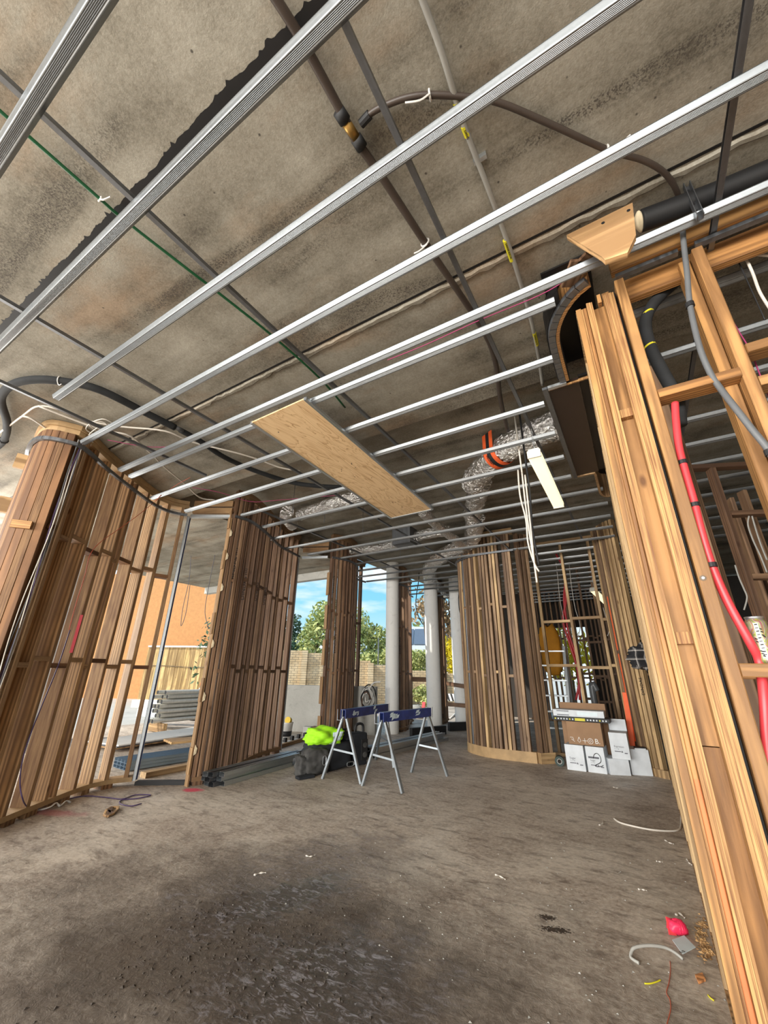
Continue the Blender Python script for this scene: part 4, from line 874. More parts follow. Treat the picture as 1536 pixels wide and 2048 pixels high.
# ------------------------------------------------------------------ sawhorses
def sawhorse(nl, nr, fl, fr_, label):
    cn, cf = (nl+nr)/2, (fl+fr_)/2; t = thing('sawhorse', (cn+cf)/2, label, 'sawhorse')
    ax = (cf-cn).normalized(); sd = Vector((ax.y, -ax.x, 0)); zt = .765
    A, B = cn-ax*.03+Vector((0, 0, zt)), cf+ax*.03+Vector((0, 0, zt))
    prof = [(-.038, 0), (-.030, 0), (-.030, .095), (.030, .095), (.030, 0), (.038, 0), (.038, .103), (-.038, .103)]
    bmn = extr('beam', prof, A-Vector((0, 0, .103)), B-Vector((0, 0, .103)), -sd, M_blue, t)
    M = WM[bmn.name]
    for e, q in ((0, A), (1, B)):
        o = q-Vector((0, 0, .055)); oo = ax*(-.07 if e == 0 else .03)
        for s in (-1, 1): beam('end_bracket', o+oo+sd*s*.034+Vector((0, 0, -.06)), o+oo+sd*s*.034+Vector((0, 0, .062)), .012, .004, M_galvp, t, ax)
        beam('end_bracket', o+oo-sd*.034+Vector((0, 0, -.058)), o+oo+sd*.034+Vector((0, 0, -.058)), .012, .004, M_galvp, t, ax)
    U = [(-.017, -.012), (.017, -.012), (.017, .012), (.014, .012), (.014, -.009), (-.014, -.009), (-.014, .012), (-.017, .012)]
    for (foot, q, s, e) in ((nl, A, -1, 1), (nr, A, 1, 1), (fl, B, -1, -1), (fr_, B, 1, -1)):
        top = q+ax*e*.045+sd*s*.022-Vector((0, 0, .085)); extr('leg', U, Vector((foot.x, foot.y, .002)), top, ax, M_legs, t)
    for l, r, q, e in ((nl, nr, A, 1), (fl, fr_, B, -1)):
        f = .46; tq = q+ax*e*.045-Vector((0, 0, .085))
        a, b = l.lerp(tq, f), r.lerp(tq, f); beam('brace', Vector((a.x, a.y, zt*f-.03)), Vector((b.x, b.y, zt*f-.06)), .022, .004, M_legs, t, (0, 0, 1))
    # worn white scuffs on the beam's side
    for k in range(10):
        s0 = A.lerp(B, .15+.12*rng.random()+(.0 if k < 7 else .45))+sd*.0392-Vector((0, 0, .02+.055*rng.random()))
        w, h = .02+.035*rng.random(), .008+.022*rng.random()
        vs = [s0-ax*w+Vector((0, 0, -h)), s0+ax*w*.5+Vector((0, 0, -h*.6)), s0+ax*w+Vector((0, 0, h)), s0-ax*w*.4+Vector((0, 0, h*.7))]
        vs += [v+sd*.0008 for v in vs]; mobj('paint_scuff', vs, BOXF, M_refl, bmn)
    return t
f = lambda x, y: P(x, y, 0)
sawhorse(f(725, 1572), f(805, 1587), f(823, 1545), f(895, 1553), 'front blue and galvanized steel sawhorse with scuffed paint on its beam')
sawhorse(f(645, 1558), f(722, 1568), f(752, 1520), f(788, 1536), 'rear blue steel sawhorse astride the black tool bag and vest')
# ------------------------------------------------------------------ lengths of steel section on the floor
US = [(-.045, 0), (.045, 0), (.045, .035), (.043, .035), (.043, .002), (-.043, .002), (-.043, .035), (-.045, .035)]
UB = [(-.037, 0), (.037, 0), (.037, .046), (.012, .046), (.012, .0445), (.0355, .0445), (.0355, .0015), (-.0355, .0015), (-.0355, .0445), (-.012, .0445), (-.012, .046), (-.037, .046)]
def bundle(A0, B0, n, cols, label, group, seed):
    g = np.random.default_rng(seed); d = (B0-A0).normalized(); sv = Vector((-d.y, d.x, 0))
    for k in range(n):
        row, c = divmod(k, cols); off = sv*(c*.079+.035*(row % 2)+g.normal(0, .004)); h = Vector((0, 0, .001+row*.0475))
        extr('steel_section', UB, A0+off+h+d*g.random()*.14, B0+off+h+d*.35*(g.random()-.4), sv, (M_galvp, M_galvd, M_galvp, M_galvp)[k % 4], label=label, cat='steel section', group=group)
bundle(f(424, 1578), f(588, 1530), 11, 4, 'long galvanized steel section in the bundle left of the tool bag', 'steel sections along the dark wall', 1)
bundle(f(742, 1518), f(886, 1482), 11, 4, 'galvanized steel section stacked behind the sawhorses towards the far opening', 'steel sections behind the sawhorses', 2)
# ------------------------------------------------------------------ tool bag, vest, black case
def lump(name, c, size, rz, mat, parent=None, seed=0, amp=.06, sq=.35, sub=4, **k):
    bm = bmesh.new(); bmesh.ops.create_icosphere(bm, subdivisions=sub, radius=1.0); g = np.random.default_rng(seed); ph = g.random(12)*6.28; fr = g.random(12)*3+1.5
    for v in bm.verts:
        n = v.co.normalized(); m = max(abs(n.x), abs(n.y), abs(n.z)); q = n/m*(1-sq)+n*sq
        w = 1+amp*(math.sin(fr[0]*n.x*2+ph[0])*math.sin(fr[1]*n.z*2+ph[1])+.6*math.sin(fr[2]*n.y*4+ph[2]+3*n.x)+.35*math.sin(fr[3]*n.z*7+ph[3]+n.y*5))
        v.co = Vector((q.x*size[0]/2*w, q.y*size[1]/2*w, max(q.z*size[2]/2*w, -size[2]/2)))
    me = bpy.data.meshes.new('m'); bm.to_mesh(me); bm.free(); me.materials.append(mat)
    for p in me.polygons: p.use_smooth = True
    M = Matrix.Translation(Vector(c)) @ Matrix.Rotation(rz, 4, 'Z'); return link(bpy.data.objects.new(name, me), parent, M, **k)
ba, bb_ = f(605, 1553), f(705, 1537); bd = (bb_-ba).normalized(); rzb = math.atan2(bd.y, bd.x); bn = Vector((-bd.y, bd.x, 0))
bc = (ba+bb_)/2
bagc = bc+bn*.16
bag = thing('tool_bag', (bagc.x, bagc.y, 0), 'black canvas tool bag with dusty grey pouches and silver carabiners', 'bag')
lump('body', (bagc.x+bd.x*.06, bagc.y+bd.y*.06, .17), (.68, .34, .345), rzb, M_bag, bag, 3, .05, .4)
pc = bc-bd*.20+bn*.03
lump('pouch', (pc.x, pc.y, .145), (.34, .20, .30), rzb, M_bagg, bag, 5, .08, .35)
pc2 = bc-bd*.36+bn*.05
lump('pouch', (pc2.x, pc2.y, .11), (.16, .18, .22), rzb, M_bagg, bag, 6, .09, .35)
pc3 = f(610, 1557); box('pouch_base', (pc3.x, pc3.y, .018), (.22, .10, .03), M_bag, bag, rzb, .008)
def carabiner(px, py, dist, h=.075, w=.035):
    c = PD(px, py, dist); path = [c+bd*(math.copysign(abs(math.cos(a))**.6, math.cos(a))*w/2)+Vector((0, 0, math.copysign(abs(math.sin(a))**.6, math.sin(a))*h/2)) for a in np.linspace(0, 2*math.pi, 17)]
    vs, fs = tubev(path, .005, 6); mobj('carabiner', vs, fs, M_galvp, bag)
dd = math.hypot(bc.x, bc.y); carabiner(649, 1521, dd-.13, .10, .05); carabiner(622, 1514, dd-.12, .045, .05); carabiner(701, 1528, dd-.05, .05, .11)
c = PD(637, 1518, dd-.14); vs, fs = tubev([c-Vector((0, 0, .06)), c+Vector((.0, 0, .075))], .013, 8); mobj('red_handle', vs, fs, M_redp, bag)
vc = bc+bn*.14+bd*.0
vest = lump('hi_vis_vest', (vc.x-bd.x*.02, vc.y-bd.y*.02, .395), (.46, .36, .21), rzb, M_hiv, None, 11, .16, .55, 4, label='crumpled lime green high visibility vest heaped on the tool bag', cat='vest')
WM['hi_vis_vest'] = vest.matrix_basis.copy()
def patch_on(o, name, a0, a1, v0, v1, mat, off=.004):
    """strip of reflective tape that follows the vest's own surface"""
    M = WM[o.name]; dg = o.evaluated_get(bpy.context.evaluated_depsgraph_get()); vs, fs = [], []; nu, nv = 14, 5
    for i in range(nu+1):
        for j in range(nv+1):
            u = a0[0]+(a1[0]-a0[0])*i/nu; w = a0[1]+(a1[1]-a0[1])*i/nu
            sx = u+v0*(j/nv-.5); hit, loc, nor, _ = dg.ray_cast(Vector((sx, -1, w)), Vector((0, 1, 0)))
            if not hit: loc, nor = Vector((sx, 0, w)), Vector((0, -1, 0))
            vs.append(M @ (loc+nor*off))
            if i and j:
                q = i*(nv+1)+j; fs.append((q-nv-2, q-nv-1, q, q-1))
    p = mobj(name, vs, fs, mat, o, True); p.modifiers.new('t', 'SOLIDIFY').thickness = .002; return p
bpy.context.view_layer.update()
patch_on(vest, 'reflective_tape', (.035, -.085), (.085, .055), .055, 0, M_refl)
patch_on(vest, 'reflective_tape', (.15, -.05), (.17, .06), .05, 0, M_refl)
cs = thing('black_case', (f(728, 1530).x, f(728, 1530).y+.1, 0), 'black hard case with a carry handle behind the tool bag', 'case', None, rzb)
c0 = f(720, 1532)+bn*.12+Vector((0, 0, 0)); Mz = Matrix.Rotation(rzb, 4, 'Z')
box('body', (c0.x, c0.y, .20), (.26, .22, .40), M_bag, cs, rzb, .03)
box('front_panel', (c0.x-bn.x*.115+bd.x*.07, c0.y-bn.y*.115+bd.y*.07, .19), (.11, .02, .26), M_blk, cs, rzb, .008)
h = [c0+bd*u+Vector((0, 0, z)) for u, z in ((-.02, .39), (-.01, .47), (.03, .50), (.09, .50), (.125, .46), (.125, .33))]
vs, fs = tubev(smooth_path(h, 5), .018, 8); mobj('handle', vs, fs, M_blk, cs, True)
for k in range(2):
    c = c0-bn*.128+bd*.07; vs, fs = tubev([Vector((c.x, c.y, .13+.12*k)), Vector((c.x-bn.x*.006, c.y-bn.y*.006, .13+.12*k))], .035, 14); mobj('latch', vs, fs, M_bagg, cs)
lump('folded_jacket', (bagc.x+bd.x*.20, bagc.y+bd.y*.20, .40), (.30, .24, .14), rzb, M_bag, None, 17, .12, .5, 3, label='dark folded jacket lying beside the green vest on the tool bag', cat='jacket')
# ------------------------------------------------------------------ boxes by the pale frame
def carton(name, bl, brr, tl, label, mat, depth=.30, z0=0.0, y0=None, flaps=False, cat='box'):
    a = P(*bl, 0) if y0 is None else PY(*bl, y0); b = P(*brr, 0) if y0 is None else PY(*brr, y0)
    if y0 is None and z0: pass
    d = Vector((b.x-a.x, b.y-a.y, 0)); w = d.length; d.normalize(); n = Vector((-d.y, d.x, 0))
    t = PD(*tl, math.hypot(a.x, a.y)); h = t.z-z0
    tg = thing(name, (a.x+d.x*w/2+n.x*depth/2, a.y+d.y*w/2+n.y*depth/2, z0), label, cat)
    M = Matrix.Rotation(math.atan2(d.y, d.x), 4, 'Z'); c = a+d*w/2+n*depth/2
    box('carton', (c.x, c.y, z0+h/2), (w, depth, h), mat, tg, rot=M, bevel=.004)
    fr0 = basis((a.x-n.x*.0008, a.y-n.y*.0008, z0), d, (0, 0, 1))
    return tg, a, d, n, w, h, fr0
def put(fr0, u, v): return fr0 @ Matrix.Translation((u, v, 0))
def printed(tg, fr0, w, h, big, small, k=1.0):
    text('print', big, .036*k, put(fr0, w*.20, h*.44), M_inkg, tg); text('print', small, .018*k, put(fr0, w*.20, h*.37), M_inkg, tg)
    for (u, v, ww, hh) in ((.20, .29, .34, .030), (.72, .24, .16, .035)):
        box('print_bar', put(fr0, w*(u+ww/2), h*(v)).translation, (w*ww, .001, h*hh), M_inkg, tg, rot=Matrix.Rotation(math.atan2(fr0[1][0], fr0[0][0]), 4, 'Z'))
    c = put(fr0, w*.60, h*.29).translation; d = fr0.col[0].to_3d(); vs = [c-d*.012-Vector((0, 0, .01)), c+d*.012-Vector((0, 0, .01)), c+Vector((0, 0, .014))]; nn = fr0.col[2].to_3d()*.001
    mobj('print_triangle', vs+[v+nn for v in vs], [(0, 1, 2), (5, 4, 3), (0, 3, 4, 1), (1, 4, 5, 2), (2, 5, 3, 0)], M_inkg, tg)
t1, a1, d1, n1, wb1, h1, f1 = carton('white_box', (1135, 1539), (1173, 1544), (1130, 1488), 'white printed carton at the left of the bottom row, no black scribble', M_wcard)
printed(t1, f1, wb1, h1, 'Sugar', '12 x 2 kg')
t2, a2, d2, n2, wb2, h2, f2 = carton('white_box', (1177, 1544), (1215, 1549), (1169, 1492), 'white carton marked with a black looping scribble', M_wcard)
printed(t2, f2, wb2, h2, 'Sugar', '12 x 2 kg', .8)
box('print_bar', put(f2, wb2*.40, h2*.58).translation, (wb2*.58, .001, h2*.07), M_inkg, t2, rot=Matrix.Rotation(math.atan2(d2.y, d2.x), 4, 'Z'))
sc = [(.38, .55), (.46, .70), (.62, .76), (.76, .66), (.78, .50), (.70, .40), (.50, .32), (.42, .27), (.55, .25), (.80, .29), (.86, .33)]
vs, fs = tubev(smooth_path([put(f2, wb2*u, h2*v).translation for u, v in sc], 5), .0045, 5); mobj('scribble', vs, fs, M_ink, t2)
t3, a3, d3, n3, wb3, h3, f3 = carton('white_box', (1222, 1550), (1263, 1552), (1216, 1517), 'short plain white carton beneath the tall open carton', M_wcard)
t4, a4, d4, n4, wb4, h4, f4 = carton('white_box', (1265, 1550), (1307, 1553), (1258, 1498), 'plain white carton at the right end with a label pouch on top', M_wcard)
c = put(f4, wb4*.66, h4).translation+n4*.06; box('label_pouch', (c.x, c.y, h4+.012), (.12, .10, .022), M_blk, t4, math.atan2(d4.y, d4.x)); c = put(f4, wb4*.62, h4*.985).translation; box('label', (c.x-n4.x*.002, c.y-n4.y*.002, h4*.965), (.13, .002, .05), M_wcard, t4, math.atan2(d4.y, d4.x))
t5, a5, d5, n5, wb5, h5, f5 = carton('white_box', (1225, 1518), (1262, 1518), (1211, 1464), 'tall white printed carton standing open on the short carton', M_wcard, .30, h3+.004, a3.y+.01)
printed(t5, f5, wb5, h5, 'Espresso', '6 x 1 kg', .9)
c = a5+d5*wb5/2+n5*.30
box('flap', (c.x, c.y, h3+h5+.07), (wb5, .004, .15), M_wcard, t5, math.atan2(d5.y, d5.x))
brn, ab, db, nb, wbb, hb, fb = carton('cardboard_box', (1138, 1487), (1208, 1492), (1133, 1442), 'brown cardboard box with white symbols resting on two white cartons', M_card, .36, max(h1, h2)+.004, a1.y+.03)
text('print', 'B.', .085, put(fb, wbb*.76, hb*.10), M_wht, brn)
for u, bd_ in ((.08, 0), (.26, 1), (.42, 2), (.58, 3)):
    c = put(fb, wbb*(u+.06), hb*.19).translation
    if bd_ == 2: prs = [[c-db*.03, c+db*.03], [c-Vector((0, 0, .03)), c+Vector((0, 0, .03))]]
    elif bd_ == 3: prs = [[c+db*(math.cos(a)*.032)+Vector((0, 0, math.sin(a)*.032)) for a in np.linspace(0, 6.283, 14)], [c-db*.015, c+Vector((0, 0, .018)), c+db*.015, c-Vector((0, 0, .015)), c-db*.015]]
    elif bd_ == 1: prs = [[c+Vector((0, 0, .04)), c+db*.02-Vector((0, 0, .005)), c-Vector((0, 0, .025)), c-db*.02-Vector((0, 0, .005)), c+Vector((0, 0, .04))]]
    else: prs = [[c-db*.035+Vector((0, 0, .03)), c+Vector((0, 0, .03)), c+db*.01], [c-db*.02+Vector((0, 0, .01)), c+db*.02-Vector((0, 0, .02))]]
    for pth in prs: vs, fs = tubev(pth, .0032, 5); mobj('symbol', vs, fs, M_wht, brn)
zb = max(h1, h2)+.004+hb
c = ab+db*wbb*.45+nb*.15
so = thing('striped_box', (c.x, c.y, zb), 'flat black box edged in yellow and white stripes on the cardboard box', 'box'); rz_ = math.atan2(db.y, db.x)
box('carton', (c.x, c.y, zb+.028), (.72, .30, .05), M_blk, so, rz_, .003)
for k in range(18):
    if 7 <= k <= 10: continue
    q = c+db*(-.33+k*.038)-nb*.1515; box('stripe', (q.x, q.y, zb+.028), (.018, .002, .018), M_yel if k % 5 == 0 else M_wcard, so, rz_)
q = c-db*.01-nb*.1515; box('stripe', (q.x, q.y, zb+.028), (.13, .002, .034), M_yel, so, rz_)
c2 = c-db*.03+nb*.02
fl = thing('flat_white_box', (c2.x, c2.y, zb+.054), 'long flat white printed box on top of the striped box', 'box')
box('carton', (c2.x, c2.y, zb+.054+.045), (.66, .26, .085), M_wcard, fl, rz_, .003)
q = c2+db*.12-nb*.131; box('print_panel', (q.x, q.y, zb+.10), (.26, .001, .045), M_refl, fl, rz_)
for k in (0, 1): q = c2-db*.20-nb*.131; box('print_bar', (q.x, q.y, zb+.125-.05*k), (.16, .001, .010), M_inkg, fl, rz_)
q = c2+nb*.16+db*.03; box('cardboard_strip', (q.x, q.y, zb+.175), (.6, .02, .24), M_card, fl, rz_) if False else None
box('cardboard_sheet', (c2.x+nb.x*.24+db.x*.02, c2.y+nb.y*.24+db.y*.02, zb/2+.11), (.62, .02, zb+.22), M_card, None, rz_, label='sheet of brown cardboard standing behind the stacked boxes', cat='cardboard')
# reel by the boxes
c = f(1120, 1532)+Vector((0, .02, .062)); rl = thing('tape_reel', (c.x, c.y, 0), 'dark green reel of tape lying at the foot of the boxes', 'reel')
dv = Vector((.15, -1, 0)).normalized()
for nm, r0, r1, mt, o in (('roll', .034, .062, plain('dark_green_tape', (.008, .03, .022), .5), 0), ('core', .026, .034, M_cond, .004)):
    s_ = dv.cross(Vector((0, 0, 1))).normalized(); vs, fs = [], []; n = 28
    for k in range(n):
        a = 2*math.pi*k/n; e = s_*math.cos(a)+Vector((0, 0, math.sin(a)))
        vs += [c+e*r0+dv*(.06+o), c+e*r1+dv*(.06+o), c+e*r1-dv*.06, c+e*r0-dv*.06]
        j = (k+1) % n
        for q in range(4): fs.append((4*k+q, 4*k+(q+1) % 4, 4*j+(q+1) % 4, 4*j+q))
    mobj(nm, vs, fs, mt, rl)

# ------------------------------------------------------------------ rooms behind
def frame_wall(name, label, a, b, n, h, mats, nogs, seed, z0=0.0, jitter=.0, group=None):
    g = np.random.default_rng(seed); a, b = Vector((*a, 0)), Vector((*b, 0)); d = (b-a).normalized()
    t = thing(name, ((a+b)/2).to_tuple(), label, 'stud wall', group); L = (b-a).length; ps_ = []
    beam('bottom_plate', a+Vector((0, 0, .0225)), b+Vector((0, 0, .0225)), .045, .09, mats[0], t, (0, 0, 1))
    beam('top_plate', a+Vector((0, 0, h-.0225)), b+Vector((0, 0, h-.0225)), .045, .09, mats[0], t, (0, 0, 1))
    for k in range(n):
        s = L*(k+.5)/n+g.normal(0, jitter); ps_.append(s); q = a+d*s
        beam('stud', (q.x, q.y, .046), (q.x, q.y, h-.046), .045, .09, mats[k % len(mats)], t, d)
    for z in nogs:
        for k in range(n-1):
            if ps_[k+1]-ps_[k] > .08:
                u, v = a+d*(ps_[k]+.0235), a+d*(ps_[k+1]-.0235); zz = z+.024*(-1)**k
                beam('noggin', (u.x, u.y, zz), (v.x, v.y, zz), .045, .09, mats[(k+1) % len(mats)], t, (0, 0, 1))
    return t
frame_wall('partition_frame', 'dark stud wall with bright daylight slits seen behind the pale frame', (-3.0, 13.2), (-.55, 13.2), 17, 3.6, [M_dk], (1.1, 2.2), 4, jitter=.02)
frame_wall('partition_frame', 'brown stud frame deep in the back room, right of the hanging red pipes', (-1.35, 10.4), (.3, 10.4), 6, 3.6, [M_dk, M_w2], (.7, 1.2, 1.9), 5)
frame_wall('partition_frame', 'shadowed stud frame in the side room behind the red pipe', (.75, 4.6), (2.2, 5.2), 4, 3.15, [M_w2], (1.0, 2.0, 2.6), 6)
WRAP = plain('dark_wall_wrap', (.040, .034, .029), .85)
xa, xb, xc = PY(935, 1300, 13.6).x, PY(1082, 1300, 13.6).x, PY(1178, 1300, 13.6).x
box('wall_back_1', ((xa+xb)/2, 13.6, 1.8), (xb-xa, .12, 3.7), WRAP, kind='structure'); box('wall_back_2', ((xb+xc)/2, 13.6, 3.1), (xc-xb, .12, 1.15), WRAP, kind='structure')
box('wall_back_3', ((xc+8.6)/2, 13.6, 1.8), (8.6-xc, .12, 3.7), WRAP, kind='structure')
box('wall_light_blocker', (5.2, 5.9, 1.8), (.12, 15.2, 3.7), plain('light_blocker_dark', (.06, .05, .042), .9), kind='structure')  # unseen wall added to block daylight and keep the side room dark
c = PY(1140, 1325, 16.5); gs = thing('yellow_green_bush', (c.x, c.y, -.08), 'sunlit yellow-green bush outside, glimpsed through the slits of the back stud wall', 'shrub'); GS_C = c
# rounded timber pier in the side room
rp_ = thing('timber_pier', PD(1530, 1180, 5.2), 'rounded dark timber pier behind the drink can', 'pier'); c = PD(1530, 1180, 5.2)
for k, a in enumerate(np.linspace(math.pi*.75, math.pi*1.9, 12)):
    q = Vector((c.x+.62+math.cos(a)*.6, c.y+.4+math.sin(a)*.6, 0)); beam('stud', (q.x, q.y, 0), (q.x, q.y, 3.0), .09, .04, M_w2, rp_, (-math.sin(a), math.cos(a), 0))
beam('stud', PD(1412, 1330, 3.6)*1.0+Vector((0, 0, -1.2)), PD(1400, 985, 3.6), .045, .09, M_w2, None, label='reddish loose stud standing behind the red pipe', cat='stud') if False else None
rs = thing('leaning_stud', (PD(1500, 1330, 2.9).x, PD(1500, 1330, 2.9).y, 0), 'single brown stud marked with pink chalk behind the red pipe', 'stud')
q = PD(1440, 1160, 2.9); beam('stud', (q.x, q.y, 0), (q.x, q.y, 3.2), .045, .09, M_w2, rs, (.9, -.4, 0))
v = Vector((-q.x, -q.y, 0)).normalized(); 
cables([[PD(x, y, 4.2) for x, y in ((1498, 1032), (1496, 1050), (1506, 1080), (1520, 1110), (1534, 1145))], [PD(x, y, 4.2) for x, y in ((1504, 1032), (1512, 1060), (1522, 1090), (1534, 1120))], [PD(x, y, 4.2) for x, y in ((1470, 1130), (1478, 1155), (1488, 1178), (1494, 1195), (1488, 1220))]], 'hanging_cables', 'grey cables dangling in the side room above the drink can', .006, M_cond)
cables([[PD(x, y, 9.3) for x, y in ((1124, 1120), (1130, 1165), (1128, 1200), (1136, 1260), (1148, 1300), (1160, 1345), (1152, 1400))], [PD(x, y, 9.3) for x, y in ((1112, 1108), (1127, 1140), (1132, 1200), (1126, 1240), (1140, 1290), (1155, 1340), (1160, 1400))]], 'red_pipes', 'pair of dark red pipes hanging behind the pale frame', .022, M_redp, 'pipe')
cables([[PD(x, y, 9.0) for x, y in ((1112, 1125), (1116, 1160), (1120, 1200), (1128, 1240))], [PD(x, y, 9.0) for x, y in ((1138, 1125), (1142, 1165), (1150, 1215), (1160, 1250), (1156, 1275))], [PD(x, y, 9.0) for x, y in ((1206, 1215), (1214, 1240), (1219, 1258), (1215, 1272))]], 'hanging_cables', 'thin white cables looping down behind the pale frame', .007, M_cable)
lad = thing('step_ladder', (PD(1112, 1470, 9.2).x, PD(1112, 1470, 9.2).y, 0), 'aluminium ladder standing behind the rounded wall and the boxes', 'ladder')
la, lb = PD(1085, 1470, 9.2), PD(1142, 1470, 9.2)
for q, o in ((la, .0), (lb, .0)):
    beam('stile', (q.x, q.y, 0), (q.x+.05, q.y+.35, 1.75), .03, .06, M_galvp, lad, (0, 1, 0)); beam('rear_leg', (q.x, q.y+.75, 0), (q.x+.05, q.y+.37, 1.75), .025, .04, M_galvp, lad, (0, 1, 0))
for k in range(6):
    z = .25+.28*k; o = z/1.75; beam('rung', (la.x+.05*o, la.y+.35*o, z), (lb.x+.05*o, lb.y+.35*o, z), .03, .09, M_galvp, lad, (0, 0, 1))
yc = PD(1102, 1300, 9.6); lump('yellow_jacket', (yc.x, yc.y, yc.z), (.42, .16, 1.0), 0, plain('yellow_cloth', (.62, .26, .015), .8), None, 21, .12, .5, 3, label='orange-yellow work jacket hanging behind the rounded wall', cat='jacket')
q0 = PD(1196, 1425, 8.9); tube('grey_pipe', [Vector((q0.x, q0.y, .0)), Vector((q0.x-.03, q0.y, 1.0)), PD(1194, 1382, 8.9)], .055, M_greyp, None, 14, label='upright grey plastic drain pipe behind the cardboard box', cat='pipe')
q0, q1 = PD(1260, 1480, 7.25), PD(1250, 1385, 7.25); beam('spirit_level', (q0.x, q0.y, .0), (q1.x, q1.y, q1.z), .07, .025, M_tape, None, (1, 0, 0), label='orange spirit level leaning upright right of the white cartons', cat='level')
# chequered cloth hanging off the pier's wall
pc = PD(1290, 1315, 5.6); sh = lump('checked_shirt', (pc.x, pc.y, pc.z), (.30, .16, .27), .3, M_blk, None, 9, .30, .7, 4, label='black and white checked cloth hung on the right stud wall', cat='cloth')
def mat_plaid():
    m, t, b = mat_new('checked_cloth'); b.inputs['Roughness'].default_value = .9; co = N(t, 'ShaderNodeTexCoord').outputs['Object']; s = N(t, 'ShaderNodeSeparateXYZ', {0: co}); o = None
    for ax in ('X', 'Z'):
        v = N(t, 'ShaderNodeMath', {0: N(t, 'ShaderNodeMath', {0: s.outputs[ax], 1: 11.0}, operation='MULTIPLY').outputs[0]}, operation='FRACT').outputs[0]
        v = ramp(t, v, [(0.0, (0, 0, 0)), (.70, (.0, .0, .0)), (.74, (.26, .24, .22)), (.84, (.26, .24, .22)), (.88, (.02, .02, .02))]); o = v if o is None else mix(t, 1.0, o, v, 'ADD')
    t.links.new(mix(t, 1.0, o, (.012, .012, .014), 'ADD'), b.inputs['Base Color']); return m
sh.data.materials[0] = mat_plaid()
# drink can on the lower noggin
cc = PY(1520, 1275, 2.06); zc = 1.2445
can = thing('drink_can', (cc.x, cc.y, zc), 'tall iridescent drink can with black scrawled lettering on the lower noggin', 'can')
def mat_can():
    m, t, b = mat_new('iridescent_can'); b.inputs['Metallic'].default_value = .35; b.inputs['Roughness'].default_value = .35
    co = N(t, 'ShaderNodeTexCoord').outputs['Object']; n = N(t, 'ShaderNodeTexNoise', {'Vector': N(t, 'ShaderNodeMapping', {'Vector': co, 'Scale': (1, 1, .35)}).outputs[0], 'Scale': 22.0, 'Detail': 1.0, 'Distortion': 1.6}).outputs['Fac']
    t.links.new(ramp(t, N(t, 'ShaderNodeMath', {0: N(t, 'ShaderNodeMath', {0: n, 1: 4.0}, operation='MULTIPLY').outputs[0]}, operation='FRACT').outputs[0], [(0, (.36, .33, .16)), (.2, (.20, .26, .03)), (.4, (.45, .42, .30)), (.55, (.34, .09, .15)), (.7, (.36, .36, .05)), (.85, (.24, .16, .29)), (1, (.36, .33, .16))]), b.inputs['Base Color']); return m
R_ = .033; prof = [(.026, 0), (.0315, .006), (R_, .014), (R_, .145), (.0275, .158), (.027, .162), (.029, .164), (.0285, .168), (.026, .166), (.025, .161)]
def lathe(name, prof, c, mat, parent, n=28):
    vs = [Vector((c[0]+r*math.cos(2*math.pi*k/n), c[1]+r*math.sin(2*math.pi*k/n), c[2]+z)) for r, z in prof for k in range(n)]
    fs = [(i*n+k, i*n+(k+1) % n, (i+1)*n+(k+1) % n, (i+1)*n+k) for i in range(len(prof)-1) for k in range(n)]+[tuple(range(n)), tuple(range((len(prof)-1)*n, len(prof)*n))]
    return mobj(name, vs, fs, mat, parent, True, origin=c)
body = lathe('body', prof[:5], (cc.x, cc.y, zc), mat_can(), can); lathe('lid', prof[4:], (cc.x, cc.y, zc), M_galvp, can)
ang0 = math.atan2(-cc.y, -cc.x)
vs, fs = [], []
for i in range(7):
    a = ang0-.02+.42*(i/6-.5)
    for z in (.02, .143): vs.append(Vector((cc.x+math.cos(a)*(R_+.0006), cc.y+math.sin(a)*(R_+.0006), zc+z)))
    if i: fs.append((2*i-2, 2*i, 2*i+1, 2*i-1))
mobj('white_band', vs, fs, plain('white_can_print', (.50, .51, .49), .5), can)
def can_mark(da, z, w, h, tilt=0.0):
    vs = []
    for u, v in ((-w, -h), (w, -h+tilt), (w, h+tilt), (-w, h)):
        a = ang0-.02+da+u/R_; vs.append(Vector((cc.x+math.cos(a)*(R_+.0010), cc.y+math.sin(a)*(R_+.0010), zc+z+v)))
    mobj('print_mark', vs, [(0, 1, 2, 3)], M_ink, can)
for i in range(10): can_mark(.0, .030+.0118*i, .0042, .0012+.0006*(i % 2), .001)
for da, z in ((.30, .122), (.33, .112), (.42, .095), (.34, .10), (-.32, .088), (-.30, .078), (-.2, .045), (-.16, .036), (-.1, .028)): can_mark(da, z, .0035, .0022, -.003)
# guard rails at the far openings
def rail(a, b, w, d, label, mat=M_w2): return beam('guard_rail', a, b, w, d, mat, None, (0, 0, 1), label=label, cat='rail')
a, b = PD(822, 1358, 11.0), PD(881, 1361, 11.3); rail(a, b, .11, .045, 'timber guard rail across the opening with the solar roof behind')
a, b = PD(858, 1429, 10.9), PD(886, 1432, 11.3); rail(a, b, .10, .045, 'low timber rail just right of the front sawhorse beam')
a, b = PD(894, 1367, 11.4), PD(937, 1374, 10.6); rail(a, b, .09, .045, 'upper timber rail across the furthest narrow opening')
a, b = PD(894, 1408, 11.4), PD(937, 1412, 10.6); rail(a, b, .09, .045, 'lower timber rail across the furthest narrow opening')
def upstand(name, a, b, h, label, mat=M_blk):
    a, b = Vector(a), Vector(b); d = b-a; c = (a+b)/2; return box(name, (c.x, c.y, h/2), (d.length, .09, h), mat, None, math.atan2(d.y, d.x), label=label, cat='membrane')
upstand('black_membrane', P(822, 1474, 0), P(890, 1468, 0), .16, 'black membrane upstand at the sill below the first guard rail')
upstand('black_membrane', P(898, 1462, 0), P(945, 1460, 0), .17, 'black membrane upstand at the sill of the furthest opening')
